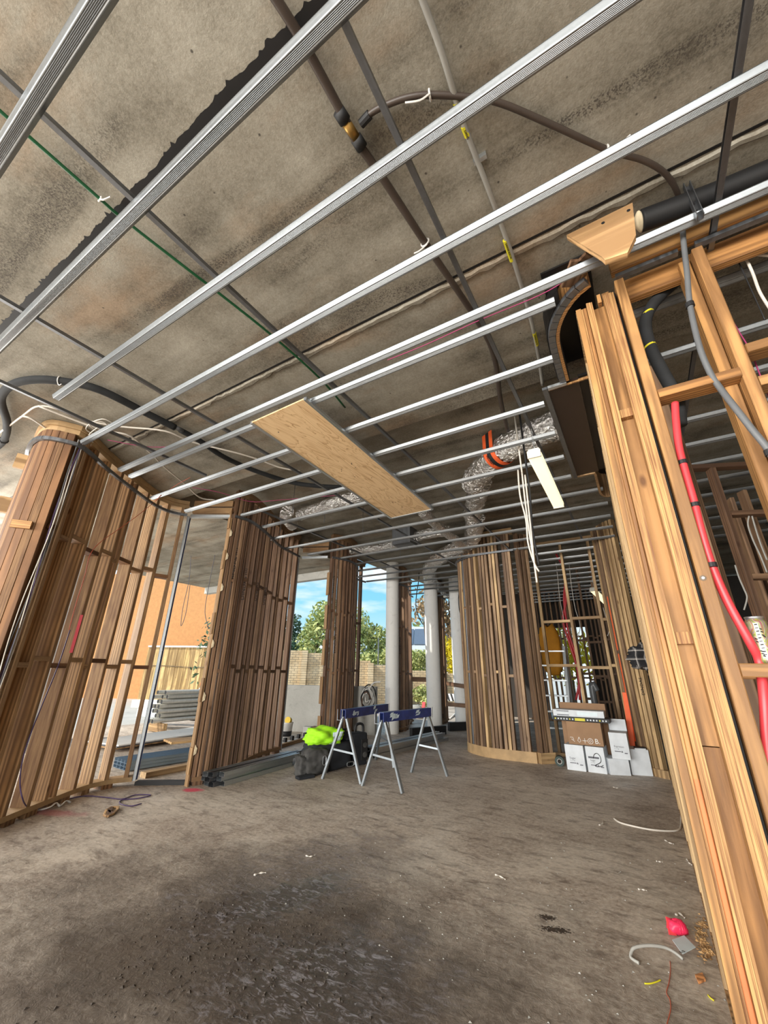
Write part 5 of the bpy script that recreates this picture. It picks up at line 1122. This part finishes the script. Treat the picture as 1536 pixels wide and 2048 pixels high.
upstand('black_membrane', P(272, 1569, 0), P(380, 1568, 0), .035, 'black membrane strip across the threshold of the tall left doorway')
# ------------------------------------------------------------------ outside: fence, render, brick, houses
def along(p, d, s): return Vector((p.x+d.x*s, p.y+d.y*s, 0))
fa, fb_ = Vector((-18.1, 10.3, 0)), Vector((-13.2, 12.65, 0)); fd = (fb_-fa).normalized(); fn = Vector((-fd.y, fd.x, 0)); rzf = math.atan2(fd.y, fd.x)
fence = thing('paling_fence', (fa+fb_)/2, 'sunlit vertical timber paling fence with a white capping rail', 'fence')
for k in range(28):
    c = along(fa, fd, .1+.194*k); box('paling', (c.x+fn.x*(.01*(k % 2)), c.y+fn.y*(.01*(k % 2)), 1.0), (.186, .022, 2.16), M_pal, fence, rzf)
c = (fa+fb_)/2; box('capping', (c.x, c.y, 2.12), ((fb_-fa).length, .12, .07), M_white, fence, rzf)
tube('tie_wire', [along(fa, fd, s)-fn*.03+Vector((0, 0, 1.32+.03*math.sin(s*2.1))) for s in np.linspace(0, 5.3, 9)], .012, M_bark, fence, 5)
c = fa+fd*(-2.6)+fn*2.2; box('wall_rendered', (c.x, c.y, 2.8), (11.4, .3, 6.0), M_oran, None, rzf, kind='structure')
def brick_wall(name, a, b, tops_, label):
    a, b = Vector(a), Vector(b); d = (b-a).normalized(); n = Vector((-d.y, d.x, 0)); rz = math.atan2(d.y, d.x); t = thing(name, (a+b)/2, label, 'brick wall')
    s = 0.0; Lw = (b-a).length; segs = len(tops_); vs, fs = [], []; mvs = []
    R = Matrix.Rotation(rz, 3, 'Z')
    for i, h in enumerate(tops_):
        s0, s1 = Lw*i/segs, Lw*(i+1)/segs; rows = int(round(h/.086)); c = along(a, d, (s0+s1)/2)+n*.03
        box('mortar', (c.x, c.y, h/2-.1), (s1-s0, .20, h+.16), M_mort, t, rz)
        for r in range(rows):
            x = s0+(.12 if r % 2 else 0)
            while x < s1-.05:
                w = min(.228, s1-x); cen = along(a, d, x+w/2)-n*(.07+rng.random()*.004)+Vector((0, 0, .043+r*.086)); o = len(vs)
                vs += [cen+R @ (v) for v in boxv((0, 0, 0), (w-.004, .03, .073))]; fs += [tuple(o+q for q in f_) for f_ in BOXF]; x += .24
        for r in range(rows+1):
            o = len(vs); cen = along(a, d, s0)-n*.12+Vector((0, 0, .043+r*.086)); vs += [cen+R @ v for v in boxv((0, 0, 0), (.23, .22, .073))]; fs += [tuple(o+q for q in f_) for f_ in BOXF]
        c = along(a, d, s0)-n*.10; box('pier_mortar', (c.x, c.y, h/2), (.21, .22, h), M_mort, t, rz)
    mobj('bricks', vs, fs, M_brick, t, kind='stuff'); return t
Dq = lambda px, d: Vector((PD(px, 1340, d).x, PD(px, 1340, d).y, 0))
brick_wall('brick_wall', Dq(540, 17.5), Dq(805, 17.5), [1.95, 1.90, 1.62, 1.5], 'cream brick boundary wall stepping down behind the grey upstand')
brick_wall('brick_wall', Dq(806, 18.2), Dq(960, 18.5), [1.3, 1.2], 'far low cream brick wall below the hedge, seen past the round columns')
def foliage(name, c, size, n, leaf, mat, parent=None, seed=0, lumps=9, **k):
    g = np.random.default_rng(seed); cs_ = g.normal(0, .34, (lumps, 3)); cs_[0] = 0; vs, fs = [], []
    which = g.integers(0, lumps, n); dirs = g.normal(0, 1, (n, 3)); dirs /= np.linalg.norm(dirs, axis=1)[:, None]; rad = .46*g.random(n)**.33
    pts_ = np.clip(cs_[which], -.55, .55)+dirs*rad[:, None]*(.55+.45*g.random(lumps))[which][:, None]
    u = g.normal(0, 1, (n, 3)); u /= np.linalg.norm(u, axis=1)[:, None]; w = np.cross(u, g.normal(0, 1, (n, 3))); w /= np.linalg.norm(w, axis=1)[:, None]
    pos = pts_*np.array(size)/1.0+np.array(c); ls = leaf*(.6+.8*g.random(n))[:, None]
    V = np.stack([pos-u*ls, pos+w*ls*.45, pos+u*ls, pos-w*ls*.45], 1).reshape(-1, 3); F = np.arange(4*n).reshape(n, 4)
    me = bpy.data.meshes.new('m'); me.from_pydata((V-np.array(c)).tolist(), [], F.tolist()); me.materials.append(mat); me.update()
    return link(bpy.data.objects.new(name, me), parent, Matrix.Translation(Vector(c)), kind='stuff' if parent is not None else None, **k)
def tree(px, py, dist, size, n, leaf, mat, label, seed, trunk=.16, lumps=9):
    c = PD(px, py, dist); t = thing('tree', (c.x, c.y, -.08), label, 'tree'); g = np.random.default_rng(seed)
    tube('trunk', [(c.x, c.y, -.08), (c.x+.1, c.y, c.z*.4), (c.x-.1, c.y+.1, c.z*.75), (c.x, c.y, c.z)], [trunk*(1-.6*i/15) for i in range(16)], M_bark, t, 8, 5)
    for k in range(5):
        e = Vector((c.x+g.normal(0, size[0]*.22), c.y+g.normal(0, size[1]*.22), c.z+size[2]*(.05+.3*g.random()))); s0 = Vector((c.x, c.y, c.z*(.55+.08*k)))
        tube('branch', [s0, (s0+e)/2+Vector((0, 0, .2)), e], trunk*.28, M_bark, t, 6, 4)
    foliage('crown', c, size, n, leaf, mat, t, seed, lumps); return t
tree(636, 1272, 27, (2.9, 2.6, 3.4), 2600, .16, M_leaf, 'leafy olive green tree left of the third stud wall', 31)
tree(742, 1280, 29, (3.6, 2.8, 2.7), 3000, .15, M_leaf, 'wide green tree behind the coil of hose, right of the third stud wall', 32)
tree(581, 1300, 25, (1.2, 1.4, 2.6), 1500, .13, M_leafd, 'dark conifer at the edge of the second stud wall', 33)
tree(850, 1215, 26, (2.4, 2.0, 1.7), 260, .16, M_leafb, 'sparse brown leaved branches above the solar roof', 34, .08)
tree(898, 1240, 27, (1.5, 1.6, 4.2), 1500, .17, M_leafb, 'tall brownish tree behind the yellow shrub', 35, .12)
tree(846, 1272, 46, (6.0, 3, 1.6), 1600, .25, M_leaf, 'distant green treetops just above the solar roof ridge', 36, .2)
c = PD(905, 1318, 19.2); ys_ = thing('yellow_shrub', (c.x, c.y, -.08), 'bright golden yellow shrub beyond the last round column', 'shrub'); tube('stem', [(c.x, c.y, -.08), (c.x, c.y, c.z)], .05, M_bark, ys_, 6); foliage('crown', c, (.60, .6, 1.35), 1500, .075, M_leafy, ys_, 41, 7)
c = PD(423, 1268, 12.5); sp_ = thing('thin_tree', (c.x, c.y, -.08), 'sparse twiggy tree against the orange wall in the left doorway', 'tree'); tube('trunk', [(c.x+.5, c.y, -.08), (c.x+.35, c.y, 1.4), (c.x+.15, c.y, c.z)], .03, M_bark, sp_, 6); foliage('crown', (c.x, c.y, c.z-.1), (1.0, .6, 1.4), 150, .07, M_leafd, sp_, 42, 8)
hq = PD(765, 1318, 18.6); hd = thing('hedge', (hq.x, hq.y, 0), 'green creeper hedge along the top of the brick wall', 'hedge')
for k, (px, d) in enumerate(((735, 18.2), (752, 18.3), (770, 18.4), (824, 19.0), (842, 19.0), (858, 19.1))):
    c = PD(px, 1318 if px < 800 else 1326, d+.35); foliage('foliage', c, (1.05, .7, .62 if px < 800 else .8), 700, .075, M_leaf, hd, 50+k, 6)
for k in range(3): c = PD(756+50*k, 1345, 18.1); tube('post', [(c.x, c.y, 0), (c.x, c.y, 2.6)], .025, M_greyp, hd, 6)
def house(px0, px1, dist, zeave, zr, label, mat, solar=False):
    a, b = Dq(px0, dist), Dq(px1, dist); d = (b-a).normalized(); n = Vector((-d.y, d.x, 0)); rz = math.atan2(d.y, d.x); L_ = (b-a).length; c = (a+b)/2
    t = thing('house', c, label, 'house'); box('wall', (c.x+n.x*3, c.y+n.y*3, zeave/2-.1), (L_-.6, 5.4, zeave), mat, t, rz)
    e0, e1 = a-n*.3, b-n*.3; r0, r1 = a+n*3, b+n*3; g0, g1 = a+n*6.3, b+n*6.3; Z = lambda v, z: Vector((v.x, v.y, z))
    rf = mobj('roof', [Z(e0, zeave), Z(e1, zeave), Z(r1, zr), Z(r0, zr), Z(g0, zeave), Z(g1, zeave), Z(e0, zeave-.06), Z(e1, zeave-.06), Z(g1, zeave-.06), Z(g0, zeave-.06)], [(0, 1, 2, 3), (3, 2, 5, 4), (6, 7, 8, 9), (0, 6, 7, 1), (4, 5, 8, 9), (0, 3, 4, 9, 6), (1, 7, 8, 5, 2)], M_galvd if not solar else plain('pale_roof', (.55, .57, .58), .6), t)
    box('fascia', ((e0.x+e1.x)/2, (e0.y+e1.y)/2, zeave-.10), (L_, .10, .26), M_white, t, rz)
    if solar:
        sl = (zr-zeave)/3.3; nn = int(L_/1.1)
        for k in range(nn):
            p0 = e0+d*(.06+1.1*k)+n*.55; p1 = p0+d*1.02; q0_, q1_ = p0+n*2.2, p1+n*2.2; up = Vector((0, 0, .08))
            zz = lambda v, o: Z(v, zeave+sl*o)+up
            mobj('solar_panel', [zz(p0, .6), zz(p1, .6), zz(q1_, 2.8), zz(q0_, 2.8)]+[zz(p0, .6)-Vector((0, 0, .04)), zz(p1, .6)-Vector((0, 0, .04)), zz(q1_, 2.8)-Vector((0, 0, .04)), zz(q0_, 2.8)-Vector((0, 0, .04))], BOXF, plain('solar_glass', (.12, .15, .20), .4), t)
    return t
house(800, 962, 36, 3.0, 5.2, 'pale house with solar panels on its roof beyond the brick wall', plain('beige_render', (.55, .49, .40), .9), True)
house(722, 798, 40, 2.5, 3.5, 'low grey roofed house behind the hedge and wide green tree', plain('grey_render', (.45, .45, .43), .9))
tube('stem', [(GS_C.x, GS_C.y, -.08), (GS_C.x, GS_C.y, GS_C.z)], .05, M_bark, gs, 6); foliage('crown', GS_C, (2.0, 1.0, 2.0), 900, .12, M_leafy, gs, 44, 8)
# striped barrier, plants and bits seen through the furthest openings
c = PD(906, 1395, 16.0); bar = thing('road_barrier', (c.x, c.y, -.08), 'black and white striped barrier seen low through the furthest opening', 'barrier')
box('board', (c.x, c.y, c.z), (.75, .04, .24), M_wht, bar)
for k in range(5):
    x = c.x-.30+.15*k; vs = [Vector((x-.02, c.y-.024, c.z-.12)), Vector((x+.05, c.y-.024, c.z-.12)), Vector((x-.03, c.y-.024, c.z+.12)), Vector((x-.10, c.y-.024, c.z+.12))]; vs += [v+Vector((0, .003, 0)) for v in vs]; mobj('stripe', vs, BOXF, M_blk, bar)
for s in (-.3, .3): beam('leg', (c.x+s, c.y+.03, -.08), (c.x+s, c.y+.03, c.z), .05, .04, M_bark, bar)
a, b = PD(898, 1440, 12.5), PD(918, 1421, 15); hr = thing('handrail', (a.x, a.y, -.08), 'white pipe handrail rising outside the furthest opening', 'handrail'); tube('rail', [a, b], .03, M_white, hr, 8)
for q in (a, b): tube('post', [(q.x, q.y, -.08), q], .025, M_white, hr, 8)
for k, (px, py, w) in enumerate(((836, 1398, .5), (846, 1404, .45))):
    c = PD(px, py, 17.2); s_ = thing('garden_shrub', (c.x, c.y, -.08), ('small green shrub in front of the brick wall by the round column', 'second small green shrub beside it, nearer the round column')[k], 'shrub'); tube('stem', [(c.x, c.y, -.08), (c.x, c.y, c.z)], .02, M_bark, s_, 5); foliage('crown', (c.x, c.y, max(c.z, .3)), (w, w, .55), 400, .06, M_leaf, s_, 60+k, 5)
a, b = PD(838, 1418, 12.6), PD(848, 1404, 12.8); beam('red_board', a+Vector((0, 0, -.9)), b, .10, .03, M_redp, None, (1, 0, 0), label='red board leaning outside beyond the front sawhorse', cat='board')
c = PD(830, 1410, 12.8); lump('grey_rock', (c.x, c.y, .12), (.5, .4, .45), 0, M_grey, None, 71, .15, .6, 3, label='rough grey boulder outside behind the front sawhorse', cat='rock')
# coil of hose on the upstand wall
cq = PD(742, 1393, 9.0); hc = thing('hose_coil', cq, 'coil of white and black hose hung on the grey wall behind the sawhorse', 'hose'); sd_ = Vector((.85, .5, 0)).normalized()
g_ = np.random.default_rng(5)
for k, (r, mt) in enumerate(((.185, M_blk), (.175, M_blk), (.16, M_white), (.15, M_cond), (.135, M_white), (.115, M_blk), (.10, M_white), (.085, M_cond), (.06, M_white), (.12, M_w2))):
    ox, oz = g_.normal(0, .022), g_.normal(0, .03)-.04; t0 = g_.random()*6; sp = 6.28 if k < 8 else 4.2
    path = [cq+Vector((-.06*sd_.y, -.03-.010*k+.02*math.sin(a*2+k), 0))+sd_*(math.cos(a)*r*.72+ox)+Vector((0, 0, math.sin(a)*r*1.3+oz)) for a in np.linspace(t0, t0+sp, 22)]
    vs, fs = tubev(path, .013, 6); mobj('loop', vs, fs, mt, hc, True)
tube('tail', [cq+Vector((0, -.05, .16)), cq+sd_*.08+Vector((0, -.05, .26)), cq+sd_*.22+Vector((0, -.05, .28))], .016, M_white, hc, 6)
# ------------------------------------------------------------------ building materials outside the left doorway
c = PD(399, 1420, 12.5); g0 = Vector((c.x, c.y, 0)); bo = thing('traffic_bollard', g0, 'orange traffic bollard with silver bands outside the left doorway', 'bollard')
c = PD(401, 1395, 12.5); zt = PD(404, 1363, 12.5).z
lathe('body', [(.10, .10), (.095, .4), (.075, zt-.12), (.09, zt-.10), (.085, zt-.02), (.03, zt)], (g0.x, g0.y, 0), M_ora, bo, 16)
for z in (.35, .62): lathe('reflective_band', [(.105, z), (.100, z+.14)], (g0.x, g0.y, 0), M_refl, bo, 16)
lathe('base', [(.20, 0), (.20, .05), (.14, .10)], (g0.x, g0.y, 0), M_blk, bo, 16)
ta, tb = PD(300, 1445, 10.2), PD(418, 1440, 10.9); td = Vector((tb.x-ta.x, tb.y-ta.y, 0)).normalized(); tn = Vector((-td.y, td.x, 0))
k = 0
for r in range(7):
    for cidx in range(3):
        o = Vector((ta.x, ta.y, 0))+td*(rng.random()*.3)+tn*(cidx*.11+.05*(r % 2))+Vector((0, 0, .22+r*.088)); e = o+td*(1.5+rng.random()*.25)
        t = thing('scaffold_tube', o, 'pale steel scaffold tube in the stack outside the left doorway', 'tube', 'scaffold tubes outside the doorway')
        vs, fs = tubev([o, e], .04, 10, False); mobj('pipe', vs, fs, M_alu, t, True); vs, fs = tubev([o+td*.004, o+td*.006], .039, 10); mobj('open_end', vs, fs, M_blk, t)
for s in (.25, 1.35):
    o = Vector((ta.x, ta.y, .09))+td*s; beam('timber_bearer', o-tn*.15, o+tn*.45, .16, .08, M_pale, None, (0, 0, 1), label='short timber bearer under the stack of scaffold tubes', cat='timber', group='bearers under the tubes')
for j, (px, py, d, sz, mt, lab) in enumerate(((330, 1408, 11.5, (1.5, .25, .16), M_wht, 'long white aluminium plank lying over the scaffold tubes'), (315, 1424, 11.0, (.7, .4, .16), M_refl, 'pale folded sheet on the left of the tube stack'))):
    c = PD(px, py, d); box('scaffold_plank', (c.x, c.y, c.z), sz, mt, None, rzf, .01, label=lab, cat='plank')
for j, (px, py) in enumerate(((372, 1416), (384, 1420), (378, 1428), (390, 1412))):
    c = PD(px, py, 11.0); t = thing('scaffold_clamp', c, 'grey steel scaffold clamp heaped on the tubes near the bollard', 'clamp', 'scaffold clamps on the tubes')
    for kk in range(2):
        path = [c+Vector((kk*.05, 0, .03*kk))+Vector((math.cos(a)*.075, .03*kk, math.sin(a)*.06)) for a in np.linspace(.3, 5.6, 10)]; vs, fs = tubev(path, .018, 6); mobj('jaw', vs, fs, M_galvp, t)
c = PD(345, 1425, 10.9); tube('yellow_rope', [c+Vector((-.25, 0, 0)), c+Vector((-.1, -.05, .03)), c+Vector((.05, .03, 0)), c+Vector((.2, 0, .03))], .035, M_putty, None, 6, label='bundle of yellow rope on the tube stack', cat='rope')
# sheets and steel sections just outside the threshold
pq = lambda x, y, z=0: P(x, y, z)
a, b = pq(300, 1492), pq(392, 1478); sdir = (b-a).normalized(); sn = Vector((-sdir.y, sdir.x, 0)); rzs = math.atan2(sdir.y, sdir.x); c = (a+b)/2
for k in range(3): box('board_sheet', (c.x+sn.x*.3, c.y+sn.y*.3, .05+.022*k), (2.2, .8, .018), (M_w1b, M_galvd, M_wht)[k], None, rzs+.02*k, label=('lowest brown board sheet under the pale sheet outside the doorway', 'grey sheet sandwiched in the stack outside the doorway', 'pale top sheet lying beyond the blue steel sections')[k], cat='sheet')
a, b = pq(352, 1502), pq(408, 1495); c = (a+b)/2; box('plywood_offcut', (c.x, c.y, .14), (.75, .42, .03), M_plyf, None, rzs-.35, label='light plywood offcut resting on the blue steel sections', cat='plywood')
a, b = pq(282, 1538), pq(402, 1518); sdir = (b-a).normalized(); sn = Vector((-sdir.y, sdir.x, 0))
for k in range(12):
    r, cidx = divmod(k, 4); o = a-sdir*.2+sn*(cidx*.098)+Vector((0, 0, .012+.037*r)); extr('steel_section', US, o, b+sdir*.3+sn*(cidx*.098)+Vector((0, 0, .006+.037*r)), sn, M_bluest, label='blue-grey steel section stacked just outside the left doorway', cat='steel section', group='blue steel sections outside the doorway')
a, b = pq(285, 1556), pq(400, 1533); beam('timber_plank', a+Vector((0, 0, .03)), b+Vector((0, 0, .03)), .06, .12, M_pale, None, (0, 0, 1), label='pale timber plank lying in front of the blue steel sections', cat='plank')
# bucket, bits and rack outside the second opening
c = pq(570, 1478); bu = thing('bucket', c, 'white bucket with a dark label outside the second opening', 'bucket'); lathe('body', [(.10, 0), (.125, .26), (.132, .265), (.132, .285)], (c.x, c.y, 0), M_white, bu, 18); lathe('label', [(.109, .05), (.118, .14)], (c.x, c.y, 0), M_blk, bu, 18)
c = PD(578, 1464, 9.0); lathe('yellow_cap', [(.03, 0), (.06, .01), (.06, .05), (.03, .07)], (c.x, c.y, max(c.z, .28)), M_yel, None, 14) if False else None
vs, fs = tubev([Vector((bu.location.x+.05, bu.location.y+.02, .31)), Vector((bu.location.x+.07, bu.location.y-.05, .33))], .06, 12); mobj('yellow_lid', vs, fs, plain('yellow_plastic', (.75, .5, .02), .5), bu)
a, b = pq(560, 1494), pq(628, 1474); rk = thing('timber_rack', (a+b)/2, 'pale battens with black fittings lying outside beside the bucket', 'batten'); beam('batten', a+Vector((0, 0, .03)), b+Vector((0, 0, .03)), .05, .09, M_wht, rk, (0, 0, 1)); beam('batten', a+Vector((.1, -.2, .03)), b+Vector((.1, -.2, .03)), .05, .06, M_pale, rk, (0, 0, 1))
for k in range(5): q = a.lerp(b, .12+.19*k); box('fitting', (q.x, q.y, .085), (.05, .05, .07), M_blk, rk)
for k, px in enumerate((611, 628)): c = pq(px, 1478); box('offcut_block', (c.x, c.y+.05, .11), (.16, .12, .20), (M_grey, M_w1)[k], None, .3, .01, label=('grey block standing outside the second opening', 'rusty brown block beside the grey block outside')[k], cat='block')
# ------------------------------------------------------------------ litter on the floor
def flat_poly(name, px, h, mat, label, cat, z0=.002, **k):
    q = [P(x, y, 0) for x, y in px]; n = len(q); vs = [v+Vector((0, 0, z0)) for v in q]+[v+Vector((0, 0, z0+h)) for v in q]
    return mobj(name, vs, [tuple(range(n))[::-1], tuple(range(n, 2*n))]+[(i, (i+1) % n, n+(i+1) % n, n+i) for i in range(n)], mat, None, label=label, cat=cat, **k)
gt = [(1262, 1915), (1263, 1903), (1268, 1896), (1283, 1892), (1305, 1891), (1330, 1895), (1350, 1905), (1366, 1918)]
pl = [P(1278, 1926, .006)]+[P(x, y, .006+.03*math.sin(i/7*math.pi)) for i, (x, y) in enumerate(gt)]
tube('conduit_offcut', pl, .0065, M_cond, None, 8, 5, label='bent grey conduit offcut lying by the pink string bag', cat='pipe')
c = P(1357, 1868, 0); rb = thing('string_ball', c, 'hot pink bundle of string in torn packaging near the pier base', 'string')
lump('bundle', (c.x, c.y, .028), (.085, .065, .056), .4, M_hot, rb, 8, .12, .7, 3)
for k in range(9):
    path = [c+Vector((math.cos(a)*.034*math.cos(k*.35)+.006, math.cos(a)*.03*math.sin(k*.35), .030+math.sin(a)*.028)) for a in np.linspace(0, 2*math.pi, 13)]; vs, fs = tubev(path, .0028, 4); mobj('strand', vs, fs, M_hot, rb)
q = P(1347, 1868, 0); vs = [q+Vector(v) for v in ((-.02, -.03, .004), (.012, -.02, .004), (.0, .025, .05), (-.022, .02, .055))]; vs += [v+Vector((.003, -.002, .001)) for v in vs]; mobj('wrapper', vs, BOXF, M_redp, rb)
tg = flat_poly('paper_tag', [(1347, 1893), (1371, 1884), (1394, 1908), (1368, 1922)], .003, M_refl, 'white printed paper tag beside the pink string', 'tag', .022)
o = P(1362, 1906, .0262); text('tag_print', 'E - Z', .014, basis(o, P(1380, 1900, 0)-P(1362, 1906, 0), P(1358, 1896, 0)-P(1362, 1906, 0)), M_ink, tg)
flat_poly('timber_chip', [(1391, 1955), (1406, 1951), (1412, 1964), (1398, 1970)], .008, timber('chip', [(.65, .30, .12)]*4, knots=False), 'small square orange timber chip near the pier', 'chip')
tube('yellow_wire', [P(x, y, .004) for x, y in ((1289, 1967), (1300, 1967), (1312, 1964), (1321, 1960))], .0028, M_yel, None, 5, label='short yellow-green wire offcut on the floor', cat='wire')
tube('yellow_wire', [P(x, y, .004) for x, y in ((1416, 1990), (1421, 1996), (1428, 2001))], .0028, M_yel, None, 5, label='tiny yellow wire offcut close to the pier base', cat='wire')
tube('white_cable', [P(x, y, .006) for x, y in ((1228, 1637), (1240, 1645), (1265, 1652), (1300, 1659), (1335, 1662), (1356, 1660), (1362, 1650), (1362, 1630), (1361, 1600))], .007, M_cable, None, 7, label='loose white cable curling on the floor by the right wall', cat='cable')
tube('red_string', [P(x, y, .002) for x, y in ((1340, 1922), (1341, 1940), (1338, 1965), (1333, 1985), (1340, 2000), (1341, 2020), (1334, 2048), (1330, 2070))], .0016, M_orc, None, 5, label='thin dark red string trailing along the floor from the tag', cat='string')
tube('purple_cable', [P(x, y, .006) for x, y in ((66, 1625), (90, 1612), (130, 1600), (170, 1592), (215, 1595), (245, 1598), (270, 1590), (302, 1590), (280, 1596), (245, 1600), (240, 1607), (262, 1612), (283, 1607))], .005, M_purp, None, 6, label='dark purple cable snaking over the floor by the left wall', cat='cable')
p_, t_, n_ = at_arc(pts1, L1, 2.05)
tube('purple_cable', [P(66, 1625, .01), P(58, 1618, .02), PD(46, 1600, 4.85), PD(40, 1560, 4.88), PD(50, 1500, 4.92), PD(80, 1420, 4.97), PD(115, 1335, 5.0), PD(140, 1260, 5.02)], .005, M_purp, None, 6, label='purple cable drooping down the front of the left stud wall', cat='cable')
tube('white_strap', [P(x, y, z) for x, y, z in ((20, 1640, .01), (38, 1630, .02), (48, 1622, .03), (70, 1622, .01), (100, 1614, .03), (112, 1606, .04), (120, 1612, .01), (132, 1602, .03), (141, 1605, .005))], .012, M_white, None, 6, 5, .5, label='crumpled white plastic strap at the foot of the left wall', cat='strap')
st_ = thing('torn_offcut', P(222, 1628, 0), 'torn beige ring-shaped board offcut alone on the floor at left', 'offcut')
rg = [P(x, y, 0) for x, y in ((208, 1633), (212, 1624), (222, 1618), (236, 1617), (233, 1624), (226, 1631), (214, 1636))]
for k in range(len(rg)): a, b = rg[k], rg[(k+1) % len(rg)]; beam('rim', a+Vector((0, 0, .012)), b+Vector((0, 0, .012)), .016, .02, M_plyf, st_, (0, 0, 1))
for a, b in ((1, 5), (2, 6)): beam('slat', rg[a]+Vector((0, 0, .014)), rg[b]+Vector((0, 0, .014)), .010, .03, M_w2, st_, (0, 0, 1))
for k, (pxs, lab) in enumerate((([(1352, 1830), (1358, 1826), (1370, 1836)], 'white plastic clip on the floor above the pink string'), ([(1330, 1680), (1338, 1685), (1348, 1688)], 'white plaster crumb on the floor near the right wall'), ([(1198, 1650), (1205, 1648), (1206, 1641)], 'small white scrap near the loose white cable'), ([(1312, 1722), (1318, 1723), (1325, 1724)], 'white offcut halfway along the right wall base'), ([(990, 1749), (1000, 1752), (1011, 1759)], 'curved pale scrap lying alone mid-floor'), ([(1276, 1778), (1285, 1779), (1294, 1781)], 'white scrap just above the shoe prints at right'), ([(1374, 1718), (1378, 1725), (1384, 1730)], 'white scrap tucked at the base of the right wall'), ([(1226, 1574), (1233, 1576), (1240, 1575)], 'white crumb on the floor below the cartons'), ([(612, 1711), (620, 1713), (630, 1710)], 'bluish white foam scrap on the damp floor'), ([(508, 1750), (520, 1746), (532, 1745)], 'bluish white foam scrap nearest the muddy patch'))):
    q = [P(x, y, .006) for x, y in pxs]; tube('litter_scrap', q, [.005+.004*math.sin(i*1.3) for i in range(11)], M_cable, None, 6, 5, .6, label=lab, cat='scrap')
# sawdust and mud crumbs: far too many to count
def crumbs(name, px, n, sx, sy, size, mat, label, seed):
    g = np.random.default_rng(seed); vs, fs = [], []
    for i in range(n):
        o = P(*px[i % len(px)], 0)+Vector((g.normal(0, sx), g.normal(0, sy), 0)); s = size*(.4+g.random()**2*1.5); b_ = len(vs)
        a = g.random()*6.28; r = [Vector((math.cos(a+k*2.09), math.sin(a+k*2.09), 0))*s*(.6+.8*g.random()) for k in range(3)]
        vs += [o+r[0]+Vector((0, 0, .001)), o+r[1]+Vector((0, 0, .001)), o+r[2]+Vector((0, 0, .001)), o+Vector((0, 0, s*(.4+.5*g.random())))]; fs += [(b_, b_+1, b_+3), (b_+1, b_+2, b_+3), (b_+2, b_, b_+3)]
    return mobj(name, vs, fs, mat, None, label=label, cat='debris', kind='stuff')
crumbs('sawdust', [(1405, 1850), (1400, 1870), (1408, 1890), (1412, 1905)], 420, .014, .035, .006, M_plyf, 'scatter of yellow sawdust against the base of the pier', 81)
crumbs('mud_crumbs', [(400, 1880), (330, 1930), (470, 1950), (560, 1980), (250, 1990), (640, 1930), (520, 1900), (430, 1830), (620, 1850)], 900, .17, .12, .0055, plain('mud', (.05, .038, .029), .9), 'dark crumbs of trodden mud over the damp front floor', 82)
crumbs('floor_grit', [(1250, 1900), (1000, 1850), (1320, 1780), (800, 1750), (1100, 1700)], 700, .45, .45, .004, M_cond, 'pale grit scattered over the concrete floor', 83)
